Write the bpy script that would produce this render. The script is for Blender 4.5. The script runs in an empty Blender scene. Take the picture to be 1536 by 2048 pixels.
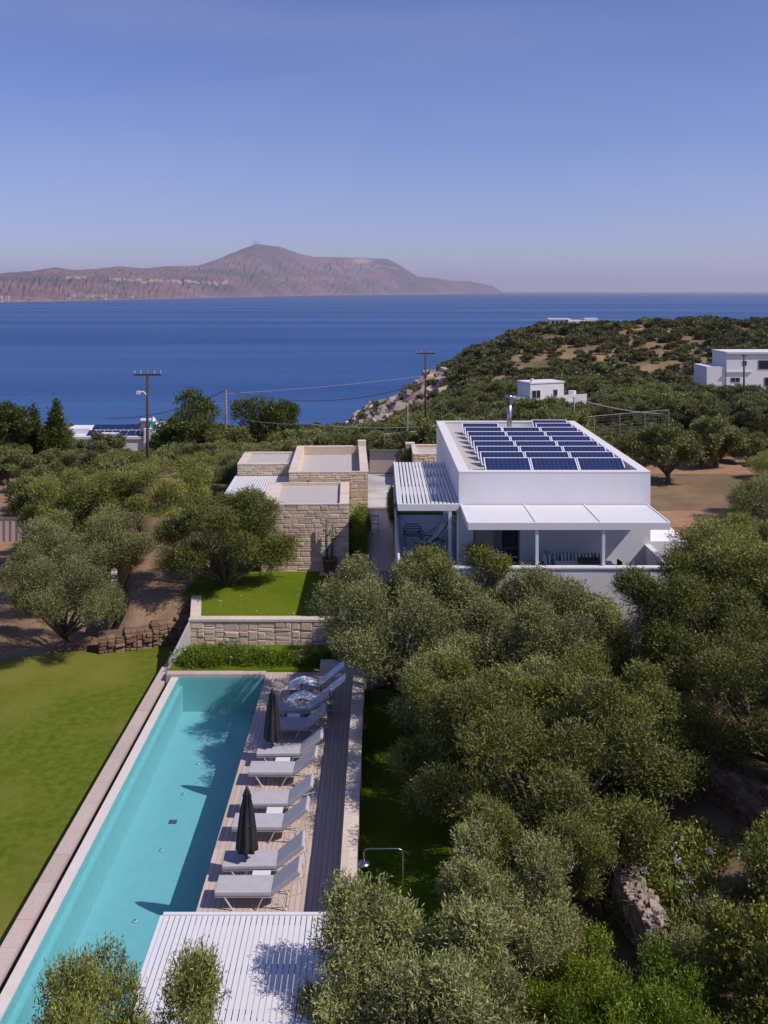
import bpy, math, random
import numpy as np
from mathutils import Vector, Matrix
random.seed(7)
S = bpy.context.scene
C = S.collection
R = math.radians
F = 1900.0; CX = 758.0; CY = 582.0; H = 14.0       # focal length and horizon in photo pixels, eye height

# ------------------------------------------------------------------ camera
cam = bpy.data.cameras.new('camera'); co = bpy.data.objects.new('camera', cam); C.objects.link(co)
co.location = (0, 0, H); co.rotation_euler = (R(90), 0, 0)
cam.sensor_fit = 'HORIZONTAL'; cam.sensor_width = 36; cam.lens = F/1536*36
cam.shift_x = (768-CX)/1536; cam.shift_y = -(1024-CY)/1536
cam.clip_start = 0.5; cam.clip_end = 200000
S.camera = co
# ------------------------------------------------------------------ light
LD = Vector((-0.84, 0.32, -1.0)).normalized()
el = math.asin(-LD.z); az = math.atan2(-LD.x, -LD.y)
w = bpy.data.worlds.new('World'); S.world = w; w.use_nodes = True
nt = w.node_tree; nt.nodes.clear()
sky = nt.nodes.new('ShaderNodeTexSky'); sky.sky_type = 'NISHITA'; sky.sun_disc = False
sky.sun_elevation = el; sky.sun_rotation = az; sky.altitude = 300; sky.air_density = 1.0; sky.dust_density = 0.15; sky.ozone_density = 4.0
hs = nt.nodes.new('ShaderNodeMixRGB'); hs.blend_type = 'MULTIPLY'; hs.inputs[0].default_value = 1; hs.inputs[2].default_value = (1.04, 1.0, 1.42, 1)
bg = nt.nodes.new('ShaderNodeBackground'); bg.inputs[1].default_value = 0.094
wo = nt.nodes.new('ShaderNodeOutputWorld')
nt.links.new(sky.outputs[0], hs.inputs[1]); tcw = nt.nodes.new('ShaderNodeTexCoord'); mpw = nt.nodes.new('ShaderNodeMapping'); mpw.inputs['Scale'].default_value = (1.6, 1.6, 9); mpw.inputs['Rotation'].default_value = (0, R(9), 0)
nw = nt.nodes.new('ShaderNodeTexNoise'); nw.inputs['Scale'].default_value = 1.1; nw.inputs['Detail'].default_value = 5; nw.inputs['Roughness'].default_value = .5
rw_ = nt.nodes.new('ShaderNodeMapRange'); rw_.inputs[1].default_value = .42; rw_.inputs[2].default_value = .75; rw_.inputs[4].default_value = .22
mw = nt.nodes.new('ShaderNodeMixRGB'); mw.inputs[2].default_value = (5.4, 5.4, 8.6, 1)
nt.links.new(tcw.outputs['Generated'], mpw.inputs[0]); nt.links.new(mpw.outputs[0], nw.inputs['Vector']); nt.links.new(nw.outputs[0], rw_.inputs[0]); nt.links.new(rw_.outputs[0], mw.inputs[0]); nt.links.new(hs.outputs[0], mw.inputs[1]); nt.links.new(mw.outputs[0], bg.inputs[0]); nt.links.new(bg.outputs[0], wo.inputs[0])
sl = bpy.data.lights.new('sun', 'SUN'); sl.energy = 5.0; sl.angle = R(0.5); sl.color = (1.0, 0.93, 0.88)
so = bpy.data.objects.new('sun', sl); C.objects.link(so); so.rotation_euler = LD.to_track_quat('-Z', 'Y').to_euler(); so.location = (40, -10, 60)
S.view_settings.view_transform = 'Standard'; S.view_settings.look = 'None'; S.view_settings.gamma = 1; S.view_settings.exposure = -0.22
S.view_settings.use_curve_mapping = False
S.render.engine = 'CYCLES'; S.cycles.max_bounces = 6; S.cycles.diffuse_bounces = 2; S.cycles.glossy_bounces = 2; S.cycles.transmission_bounces = 3; S.cycles.transparent_max_bounces = 12; S.cycles.volume_bounces = 0
S.render.resolution_x = 768; S.render.resolution_y = 1024

# ------------------------------------------------------------------ materials
def mat(name, col, rough=0.7, col2=None, scale=4.0, bump=0.0, bscale=None, rnd=0.0, metal=0.0, spec=0.5, thr=(0.35, 0.65), coords='obj', stretch=None, detail=6, col3=None, scale3=0.5):
    m = bpy.data.materials.new(name); m.use_nodes = True; t = m.node_tree; n = t.nodes; L = t.links
    b = n['Principled BSDF']; b.inputs['Roughness'].default_value = rough; b.inputs['Metallic'].default_value = metal
    b.inputs['Specular IOR Level'].default_value = spec
    out = None
    if col2 or bump or col3:
        g = n.new('ShaderNodeNewGeometry' if coords == 'world' else 'ShaderNodeTexCoord')
        src = g.outputs['Position'] if coords == 'world' else g.outputs['Object']
        if stretch:
            mp = n.new('ShaderNodeMapping'); mp.inputs['Scale'].default_value = stretch; L.new(src, mp.inputs[0]); src = mp.outputs[0]
    if col2:
        no = n.new('ShaderNodeTexNoise'); no.inputs['Scale'].default_value = scale; no.inputs['Detail'].default_value = detail; no.inputs['Roughness'].default_value = 0.65
        L.new(src, no.inputs['Vector'])
        r = n.new('ShaderNodeValToRGB'); r.color_ramp.elements[0].position = thr[0]; r.color_ramp.elements[1].position = thr[1]
        r.color_ramp.elements[0].color = (*col, 1); r.color_ramp.elements[1].color = (*col2, 1)
        L.new(no.outputs[0], r.inputs[0]); out = r.outputs[0]
        if col3:
            n3 = n.new('ShaderNodeTexNoise'); n3.inputs['Scale'].default_value = scale3; n3.inputs['Detail'].default_value = 4; L.new(src, n3.inputs['Vector'])
            r3 = n.new('ShaderNodeValToRGB'); r3.color_ramp.elements[0].position = 0.45; r3.color_ramp.elements[1].position = 0.62
            L.new(n3.outputs[0], r3.inputs[0])
            mx = n.new('ShaderNodeMixRGB'); L.new(r3.outputs[0], mx.inputs[0]); L.new(out, mx.inputs[1]); mx.inputs[2].default_value = (*col3, 1); out = mx.outputs[0]
    if rnd:
        oi = n.new('ShaderNodeObjectInfo'); mr = n.new('ShaderNodeMapRange'); mr.inputs[3].default_value = 1-rnd; mr.inputs[4].default_value = 1+rnd
        L.new(oi.outputs['Random'], mr.inputs[0])
        hv = n.new('ShaderNodeMixRGB'); hv.blend_type = 'MULTIPLY'; hv.inputs[0].default_value = 1
        if out: L.new(out, hv.inputs[1])
        else: hv.inputs[1].default_value = (*col, 1)
        L.new(mr.outputs[0], hv.inputs[2]); out = hv.outputs[0]
    if out: L.new(out, b.inputs['Base Color'])
    else: b.inputs['Base Color'].default_value = (*col, 1)
    if bump:
        nb = n.new('ShaderNodeTexNoise'); nb.inputs['Scale'].default_value = bscale or scale*3; nb.inputs['Detail'].default_value = 8; L.new(src, nb.inputs['Vector'])
        bp = n.new('ShaderNodeBump'); bp.inputs['Strength'].default_value = bump; bp.inputs['Distance'].default_value = 0.05; L.new(nb.outputs[0], bp.inputs['Height']); L.new(bp.outputs[0], b.inputs['Normal'])
    return m

def leafmat(name, dark, light, silver, gloss=0.45, trans=0.12, back=0.8):
    m = bpy.data.materials.new(name); m.use_nodes = True; t = m.node_tree; n = t.nodes; L = t.links
    b = n['Principled BSDF']; b.inputs['Roughness'].default_value = gloss; b.inputs['Specular IOR Level'].default_value = 0.22
    at = n.new('ShaderNodeAttribute'); at.attribute_name = 'tint'
    oi = n.new('ShaderNodeObjectInfo')
    r = n.new('ShaderNodeMixRGB'); r.inputs[1].default_value = (*dark, 1); r.inputs[2].default_value = (*light, 1); L.new(at.outputs['Fac'], r.inputs[0])
    ge = n.new('ShaderNodeNewGeometry'); mb = n.new('ShaderNodeMath'); mb.operation = 'MULTIPLY'; mb.inputs[1].default_value = back; L.new(ge.outputs['Backfacing'], mb.inputs[0])
    s = n.new('ShaderNodeMixRGB'); L.new(mb.outputs[0], s.inputs[0]); L.new(r.outputs[0], s.inputs[1]); s.inputs[2].default_value = (*silver, 1)
    mr = n.new('ShaderNodeMapRange'); mr.inputs[3].default_value = 0.70; mr.inputs[4].default_value = 1.28; L.new(oi.outputs['Random'], mr.inputs[0])
    v = n.new('ShaderNodeMixRGB'); v.blend_type = 'MULTIPLY'; v.inputs[0].default_value = 1; L.new(s.outputs[0], v.inputs[1]); L.new(mr.outputs[0], v.inputs[2])
    L.new(v.outputs[0], b.inputs['Base Color'])
    tr = n.new('ShaderNodeBsdfTranslucent'); L.new(v.outputs[0], tr.inputs[0])
    mx = n.new('ShaderNodeMixShader'); mx.inputs[0].default_value = trans; L.new(b.outputs[0], mx.inputs[1]); L.new(tr.outputs[0], mx.inputs[2])
    L.new(mx.outputs[0], n['Material Output'].inputs[0])
    return m

M = dict(
 white=mat('white_render', (.76,.73,.735), .85, (.71,.68,.68), 1.3, .08, 30, stretch=(1,1,.3)),
 whitem=mat('white_metal', (.72,.70,.705), .5, (.68,.66,.66), 2.5),
 white_cap=mat('white_coping', (.73,.70,.70), .75, (.67,.64,.63), 2.0),
 gravel=mat('roof_gravel', (.40,.36,.33), .9, (.58,.53,.49), 22, .5, 60, thr=(.3,.7)),
 stone=mat('limestone', (.62,.46,.33), .85, (.77,.59,.44), 6, .5, 18, rnd=.13, thr=(.3,.7)),
 stone_warm=mat('warm_limestone', (.58,.45,.30), .85, (.72,.57,.41), 6, .5, 18, rnd=.13, thr=(.3,.7)),
 mortar=mat('mortar', (.44,.35,.27), .95, (.55,.44,.35), 8, .4, 30),
 capstone=mat('coping_stone', (.60,.49,.39), .8, (.70,.59,.48), 5, .3, 25, rnd=.07),
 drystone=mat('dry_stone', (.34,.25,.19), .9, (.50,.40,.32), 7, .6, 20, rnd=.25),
 darkstone=mat('rubble_backing', (.10,.07,.05), .95, (.16,.11,.08), 9, .5, 20),
 deck=mat('weathered_decking', (.46,.35,.29), .7, (.60,.48,.41), 3, .25, 12, rnd=.10, stretch=(9,.5,9)),
 ledge=mat('pool_ledge', (.66,.57,.50), .55, (.72,.63,.56), 2, .1, 20),
 kerb=mat('kerb_stone', (.46,.35,.30), .8, (.56,.44,.38), 4, .2, 20, rnd=.08, stretch=(6,1,6)),
 pooltile=mat('pool_plaster', (.31,.53,.55), .6, (.39,.61,.62), 3.5, .0, coords='world', thr=(.2,.8)),
 lawn=mat('lawn', (.060,.125,.005), .95, (.125,.200,.008), 4.5, .9, 50, detail=13, spec=.08, coords='world', col3=(.15,.19,.012), scale3=.25),
 lawn_low=mat('lower_lawn_grass', (.095,.135,.010), .95, (.170,.200,.020), 3.6, .9, 45, detail=13, spec=.08, coords='world', col3=(.21,.205,.035), scale3=.18),
 soil=mat('dry_soil', (.20,.12,.07), .95, (.32,.21,.13), .7, .6, 6, spec=.1, coords='world', col3=(.16,.12,.06), scale3=.12),
 redsoil=mat('red_soil', (.28,.14,.07), .95, (.38,.21,.12), 1.2, .5, 8, coords='world'),
 hill=mat('hill_soil', (.11,.10,.045), .95, (.24,.165,.09), .09, .8, 1.2, spec=.1, coords='world', col3=(.30,.19,.105), scale3=.035, thr=(.4,.62)),
 rock=mat('cliff_rock', (.26,.19,.15), .9, (.46,.36,.30), .25, .9, 1.0, coords='world'),
 drive=mat('pale_gravel', (.42,.40,.40), .9, (.52,.49,.48), 3, .4, 30, coords='world', col3=(.36,.33,.32), scale3=.6),
 path=mat('path_concrete', (.46,.32,.235), .4, (.52,.38,.28), 1.2, .05, 20),
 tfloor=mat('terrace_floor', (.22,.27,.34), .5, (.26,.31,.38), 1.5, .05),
 darkgrey=mat('dark_grey_metal', (.09,.09,.10), .5),
 midgrey=mat('grey_render', (.34,.32,.33), .8, (.38,.36,.37), 2),
 gategrey=mat('gate_grey', (.22,.19,.19), .6),
 black=mat('black_canvas', (.014,.012,.016), .75, (.028,.024,.028), 5),
 blackm=mat('black_metal', (.02,.02,.022), .4),
 cushion=mat('grey_cushion', (.40,.38,.40), .9, (.45,.43,.45), 6, .1, 60),
 frame=mat('beige_frame_metal', (.55,.50,.46), .4),
 sling=mat('pale_sling_fabric', (.60,.66,.76), .8, (.68,.73,.80), 6),
 wood=mat('oak', (.55,.30,.12), .5, (.42,.22,.09), 8, stretch=(1,8,8)),
 steel=mat('steel', (.42,.41,.42), .3, metal=1.0),
 glassd=mat('dark_window_glass', (.03,.035,.045), .08),
 curtain=mat('grey_curtain', (.30,.28,.28), .9, (.38,.35,.35), 3, stretch=(12,1,.3)),
 trunk=mat('olive_bark', (.085,.065,.05), .95, (.16,.13,.10), 6, .8, 12, stretch=(3,3,.7)),
 pole=mat('creosoted_pole', (.05,.022,.017), .85, (.085,.042,.033), 5, stretch=(4,4,.5)),
 polepale=mat('weathered_pole', (.20,.13,.10), .8, (.28,.19,.15), 5),
 terracotta=mat('terracotta', (.20,.085,.055), .8, (.27,.12,.08), 5, .2, 20),
 cactus=mat('cactus_skin', (.06,.10,.06), .7, (.10,.14,.09), 10),
 cellblue=mat('solar_cells', (.012,.020,.075), .3, (.018,.028,.10), 5),
 cellgap=mat('cell_gridline', (.10,.13,.25), .4),
 teal=mat('turquoise_paint', (.03,.42,.40), .6),
 yellow=mat('yellow_paving', (.55,.42,.18), .8),
 poolblue=mat('far_pool_water', (.12,.42,.48), .1),
 wicker=mat('wicker', (.10,.055,.04), .8, (.17,.10,.07), 30),
 rust=mat('rock_ochre', (.48,.30,.17), .9, (.60,.42,.27), 2, .6, 6),
 cable=mat('cable_dark', (.03,.03,.035), .6), cablep=mat('cable_pale', (.38,.36,.36), .5),
 carpaint=mat('white_car_paint', (.80,.79,.80), .25), tyre=mat('tyre', (.015,.015,.015), .9), redlens=mat('red_lens', (.5,.03,.03), .2),
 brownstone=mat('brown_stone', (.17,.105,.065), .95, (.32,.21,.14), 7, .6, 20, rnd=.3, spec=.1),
 alu=mat('aluminium_frame', (.72,.71,.73), .35),
 chrome=mat('bright_trim', (.7,.7,.7), .2, metal=1),
)
def stripes(name, c1, c2, freq, axis=0):
    m = mat(name, c1, .85); t = m.node_tree; n = t.nodes; L = t.links
    tc = n.new('ShaderNodeTexCoord'); sp = n.new('ShaderNodeSeparateXYZ'); L.new(tc.outputs['Object'], sp.inputs[0])
    a = n.new('ShaderNodeMath'); a.operation = 'MULTIPLY'; a.inputs[1].default_value = freq; L.new(sp.outputs[axis], a.inputs[0])
    f = n.new('ShaderNodeMath'); f.operation = 'FRACT'; L.new(a.outputs[0], f.inputs[0])
    g = n.new('ShaderNodeMath'); g.operation = 'GREATER_THAN'; g.inputs[1].default_value = .5; L.new(f.outputs[0], g.inputs[0])
    x = n.new('ShaderNodeMixRGB'); x.inputs[1].default_value = (*c1, 1); x.inputs[2].default_value = (*c2, 1); L.new(g.outputs[0], x.inputs[0])
    L.new(x.outputs[0], n['Principled BSDF'].inputs['Base Color']); return m
M['stripe'] = stripes('striped_canvas', (.74,.76,.76), (.10,.17,.17), 7.5)
M['stripey'] = stripes('striped_sling', (.60,.68,.66), (.05,.12,.12), 9, 1)
M['olive'] = leafmat('olive_leaves', (.022,.033,.004), (.44,.44,.070), (.25,.25,.085))
M['olive_silver'] = leafmat('silvery_olive_leaves', (.034,.042,.008), (.44,.44,.115), (.34,.34,.16))
M['olive_dark'] = leafmat('dark_olive_leaves', (.016,.026,.003), (.34,.36,.045), (.19,.20,.065))
M['olive_far'] = leafmat('grove_leaves', (.032,.043,.008), (.31,.32,.075), (.23,.24,.095))
M['pine'] = leafmat('pine_needles', (.028,.040,.008), (.125,.135,.020), (.10,.13,.02), trans=.15)
M['scrub'] = leafmat('scrub_leaves', (.050,.050,.016), (.180,.165,.060), (.15,.14,.06))
M['green'] = leafmat('bright_shrub_leaves', (.045,.085,.004), (.26,.33,.014), (.18,.24,.03))
M['yellowgreen'] = leafmat('yellow_green_leaves', (.07,.10,.012), (.22,.21,.02), (.2,.2,.05))
M['strap'] = leafmat('strap_leaves', (.05,.10,.02), (.13,.22,.04), (.12,.2,.04))
M['flower'] = leafmat('pale_petals', (.55,.45,.55), (.75,.68,.75), (.6,.5,.6))

# water materials
def water_mat():
    m = bpy.data.materials.new('pool_water'); m.use_nodes = True; t = m.node_tree; n = t.nodes; L = t.links; n.clear()
    o = n.new('ShaderNodeOutputMaterial'); tr = n.new('ShaderNodeBsdfTransparent'); tr.inputs[0].default_value = (.66,.89,.93,1)
    gl = n.new('ShaderNodeBsdfGlossy'); gl.inputs['Roughness'].default_value = .06
    fr = n.new('ShaderNodeFresnel'); fr.inputs[0].default_value = 1.33
    mx = n.new('ShaderNodeMixShader'); tc = n.new('ShaderNodeTexCoord'); no = n.new('ShaderNodeTexNoise'); no.inputs['Scale'].default_value = 2.2; no.inputs['Detail'].default_value = 3
    bp = n.new('ShaderNodeBump'); bp.inputs['Strength'].default_value = .25; bp.inputs['Distance'].default_value = .03
    L.new(tc.outputs['Object'], no.inputs['Vector']); L.new(no.outputs[0], bp.inputs['Height']); L.new(bp.outputs[0], gl.inputs['Normal']); L.new(bp.outputs[0], fr.inputs['Normal'])
    L.new(fr.outputs[0], mx.inputs[0]); L.new(tr.outputs[0], mx.inputs[1]); L.new(gl.outputs[0], mx.inputs[2]); L.new(mx.outputs[0], o.inputs[0]); return m
M['water'] = water_mat()
def sea_mat():
    m = bpy.data.materials.new('sea'); m.use_nodes = True; t = m.node_tree; n = t.nodes; L = t.links; b = n['Principled BSDF']
    b.inputs['Roughness'].default_value = .45; b.inputs['IOR'].default_value = 1.33; b.inputs['Specular IOR Level'].default_value = .25
    g = n.new('ShaderNodeNewGeometry'); mp = n.new('ShaderNodeMapping'); mp.inputs['Scale'].default_value = (.00022, .0026, 1); L.new(g.outputs['Position'], mp.inputs[0])
    no = n.new('ShaderNodeTexNoise'); no.inputs['Scale'].default_value = 1; no.inputs['Detail'].default_value = 7; no.inputs['Roughness'].default_value = .6; L.new(mp.outputs[0], no.inputs['Vector'])
    r = n.new('ShaderNodeValToRGB'); e = r.color_ramp.elements; e[0].position = .44; e[0].color = (.014,.062,.195,1); e[1].position = .74; e[1].color = (.060,.140,.310,1); L.new(no.outputs[0], r.inputs[0])
    L.new(r.outputs[0], b.inputs['Base Color'])
    m2 = n.new('ShaderNodeMapping'); m2.inputs['Scale'].default_value = (.05,.12,1); L.new(g.outputs['Position'], m2.inputs[0])
    n2 = n.new('ShaderNodeTexNoise'); n2.inputs['Scale'].default_value = 1; n2.inputs['Detail'].default_value = 6; L.new(m2.outputs[0], n2.inputs['Vector'])
    bp = n.new('ShaderNodeBump'); bp.inputs['Strength'].default_value = .5; bp.inputs['Distance'].default_value = 2.0; L.new(n2.outputs[0], bp.inputs['Height']); L.new(bp.outputs[0], b.inputs['Normal'])
    return m
M['sea'] = sea_mat()

# ------------------------------------------------------------------ helpers
def P(x, y, z):
    Y = F*(H-z)/(y-CY); return Vector(((x-CX)*Y/F, Y, z))
def tag(o, label=None, cat=None, group=None, kind=None):
    if label: o['label'] = label
    if cat: o['category'] = cat
    if group: o['group'] = group
    if kind: o['kind'] = kind
    return o
def thing(name, label, cat, loc=(0,0,0), rz=0, group=None):
    o = bpy.data.objects.new(name, None); C.objects.link(o); o.location = loc; o.rotation_euler = (0,0,rz); o.empty_display_size = .2
    return tag(o, label, cat, group)
class MB:
    def __init__(s): s.v = []; s.f = []
    def add(s, vs, fs):
        b = len(s.v); s.v += [tuple(v) for v in vs]; s.f += [tuple(i+b for i in f) for f in fs]; return s
    def box(s, x0, x1, y0, y1, z0, z1, rot=None, piv=None):
        vs = [Vector((x,y,z)) for z in (z0,z1) for y in (y0,y1) for x in (x0,x1)]
        if rot is not None:
            pv = Vector(piv) if piv else Vector(((x0+x1)/2,(y0+y1)/2,(z0+z1)/2)); vs = [pv + rot @ (v-pv) for v in vs]
        return s.add(vs, [(0,2,3,1),(4,5,7,6),(0,1,5,4),(2,6,7,3),(0,4,6,2),(1,3,7,5)])
    def tube(s, pts, rad, n=8, cap=True):
        pts = [Vector(p) for p in pts]; rad = rad if hasattr(rad, '__len__') else [rad]*len(pts)
        rings = []; 
        for i, p in enumerate(pts):
            d = (pts[min(i+1,len(pts)-1)]-pts[max(i-1,0)]).normalized()
            a = d.cross(Vector((0,0,1)) if abs(d.z) < .9 else Vector((1,0,0))).normalized(); b = d.cross(a)
            rings.append([p + (a*math.cos(2*math.pi*k/n)+b*math.sin(2*math.pi*k/n))*rad[i] for k in range(n)])
        vs = [v for r in rings for v in r]; fs = []
        for i in range(len(pts)-1):
            for k in range(n): fs.append((i*n+k, i*n+(k+1)%n, (i+1)*n+(k+1)%n, (i+1)*n+k))
        if cap: fs += [tuple(range(n-1,-1,-1)), tuple(range((len(pts)-1)*n, len(pts)*n))]
        return s.add(vs, fs)
    def lathe(s, prof, n=16, cx=0, cy=0, fold=0, nf=8):
        rings = []
        for (r, z) in prof:
            rings += [(cx+r*(1+fold*math.cos(nf*2*math.pi*k/n))*math.cos(2*math.pi*k/n), cy+r*(1+fold*math.cos(nf*2*math.pi*k/n))*math.sin(2*math.pi*k/n), z) for k in range(n)]
        fs = [(i*n+k, i*n+(k+1)%n, (i+1)*n+(k+1)%n, (i+1)*n+k) for i in range(len(prof)-1) for k in range(n)]
        fs += [tuple(range(n-1,-1,-1)), tuple(range((len(prof)-1)*n, len(prof)*n))]
        return s.add(rings, fs)
    def prism(s, poly, z0, z1):      # poly: list of (x,y) or (x,y,ztop)
        n = len(poly); vs = [(p[0],p[1],z0) for p in poly]+[(p[0],p[1],p[2] if len(p)>2 else z1) for p in poly]
        return s.add(vs, [tuple(range(n-1,-1,-1)), tuple(range(n,2*n))]+[(i,(i+1)%n,n+(i+1)%n,n+i) for i in range(n)])
    def ribbon(s, prof, y0, y1, th):  # profile in XZ extruded in Y with thickness
        n = len(prof); vs = []
        for i,(x,z) in enumerate(prof):
            a = prof[max(i-1,0)]; b = prof[min(i+1,n-1)]; d = Vector((b[0]-a[0], b[1]-a[1])).normalized(); nx, nz = -d.y*th, d.x*th
            vs += [(x,y0,z),(x,y1,z),(x+nx,y1,z+nz),(x+nx,y0,z+nz)]
        fs = [(0,1,2,3),(4*n-1,4*n-2,4*n-3,4*n-4)]
        for i in range(n-1):
            for k in range(4): fs.append((i*4+k, (i+1)*4+k, (i+1)*4+(k+1)%4, i*4+(k+1)%4))
        return s.add(vs, fs)
    def mesh(s, name, m=None, smooth=False):
        me = bpy.data.meshes.new(name); me.from_pydata(s.v, [], s.f)
        if m: me.materials.append(m)
        if smooth: me.polygons.foreach_set('use_smooth', [True]*len(me.polygons))
        me.update(); return me
    def build(s, name, m, parent=None, smooth=False, bevel=0, loc=None):
        o = bpy.data.objects.new(name, s.mesh(name, m, smooth)); C.objects.link(o)
        if parent: o.parent = parent
        if loc: o.location = loc
        if bevel:
            b = o.modifiers.new('bevel', 'BEVEL'); b.width = bevel; b.segments = 2; b.limit_method = 'ANGLE'
        return o
def link(name, me, parent=None, loc=(0,0,0), rot=(0,0,0), sc=(1,1,1)):
    o = bpy.data.objects.new(name, me); C.objects.link(o); o.parent = parent; o.location = loc; o.rotation_euler = rot; o.scale = sc; return o
def copy_tree(o, parent=None):
    c = o.copy(); C.objects.link(c); c.parent = parent
    for ch in list(o.children): copy_tree(ch, c)
    return c

# ------------------------------------------------------------------ stones
def stone_mesh(rng, m, nm):
    v = []
    for z in (-.5,.5):
        for x in (-.5,.5): v.append((x, 0, z))
    j = lambda a: rng.uniform(-a, a)
    mid = [(-.48+j(.03), -.6, -.45+j(.04)), (.48+j(.03), -.6, -.45+j(.04)), (-.48+j(.03), -.6, .45+j(.05)), (.48+j(.03), -.6, .45+j(.05))]
    fr = [(-.36+j(.08), -1+j(.15), -.33+j(.08)), (.36+j(.08), -1+j(.15), -.33+j(.08)), (-.36+j(.08), -1+j(.15), .33+j(.08)), (.36+j(.08), -1+j(.15), .33+j(.08))]
    v += mid + fr
    f = []
    for a in (0, 4): f += [(a,a+1,a+5,a+4),(a+1,a+3,a+7,a+5),(a+3,a+2,a+6,a+7),(a+2,a,a+4,a+6)]
    f.append((8,9,11,10))
    me = bpy.data.meshes.new(nm); me.from_pydata(v, [], f); me.materials.append(m); me.update(); return me
SR = random.Random(3)
STONES = {k: [stone_mesh(SR, M[k], 'stone') for _ in range(8)] for k in ('stone','stone_warm','drystone','brownstone')}
def stone_face(parent, o, u, length, height, sw, sh, key='stone', proud=.05, ragged=0.0, seed=1, skip=None, slope=0):
    """rubble courses on a vertical face; o bottom-left corner, u unit vector along; face looks to the right-hand side of u turned -90 (i.e. -Y when u=+X)"""
    rng = random.Random(seed); ang = math.atan2(u[1], u[0]); z = 0; meshes = STONES[key]
    if ragged > 1.2:
        def put(x0,x1,z0,z1):
            w_, h_ = x1-x0, z1-z0
            if w_ > sw*1.5 or (w_ > sw*.95 and w_ > h_*1.9 and rng.random() < .6): c = x0+w_*rng.uniform(.36,.64); put(x0,c,z0,z1); put(c,x1,z0,z1); return
            if h_ > sh*1.45 or (h_ > sh and rng.random() < .35): c = z0+h_*rng.uniform(.34,.66); put(x0,x1,z0,c); put(x0,x1,c,z1); return
            cx = (x0+x1)/2; cz = (z0+z1)/2
            link('stone', rng.choice(meshes), parent, (o[0]+u[0]*cx, o[1]+u[1]*cx, o[2]+cz), (0, rng.uniform(-.05,.05), ang), (w_-.008, proud*rng.uniform(.5,1.5), h_-.008))
        nseg = max(1, round(length/(sw*3))); 
        for i in range(nseg):
            put(length*i/nseg, length*(i+1)/nseg, 0, height)
        return
    while z < height-.03:
        h = min(rng.uniform(.75,1.3)*sh, height-z)
        if height-z-h < sh*.4: h = height-z
        x = 0
        while x < length-.02:
            wd = rng.uniform(.55,1.6)*sw
            if length-x-wd < sw*.4: wd = length-x
            parts = [(z,h)]
            if rng.random() < ragged*.5 and h > sh*.8: parts = [(z,h*.5),(z+h*.5,h*.5)]
            for (zz,hh) in parts:
                cx = x+wd/2; cz = zz+hh/2
                if not (skip and skip(cx, cz)):
                    link('stone', rng.choice(meshes), parent, (o[0]+u[0]*cx, o[1]+u[1]*cx, o[2]+cz+slope*cx), (0, rng.uniform(-.04,.04)*ragged, ang), (wd-.012, proud*rng.uniform(.5,1.3), hh-.012))
            x += wd
        z += h
def cap_row(parent, a, b, width, th, ztop, seg=.6, name='coping_stone', m='capstone', seed=0, gap=.008):
    """coping stones laid from a to b (xy), width to the left of a->b"""
    rng = random.Random(seed); d = Vector((b[0]-a[0], b[1]-a[1])); L = d.length; d.normalize(); n = max(1, round(L/seg)); ang = math.atan2(d.y, d.x)
    me = MB().box(0,1,0,1,-1,0).mesh(name, M[m])
    cuts = [0]+[ (i+rng.uniform(-.15,.15))*L/n for i in range(1,n)]+[L]
    for i in range(n):
        o = link(name, me, parent, (a[0]+d.x*(cuts[i]+gap/2), a[1]+d.y*(cuts[i]+gap/2), ztop+rng.uniform(-.004,.004)), (0,0,ang), (cuts[i+1]-cuts[i]-gap, width, th))

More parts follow.
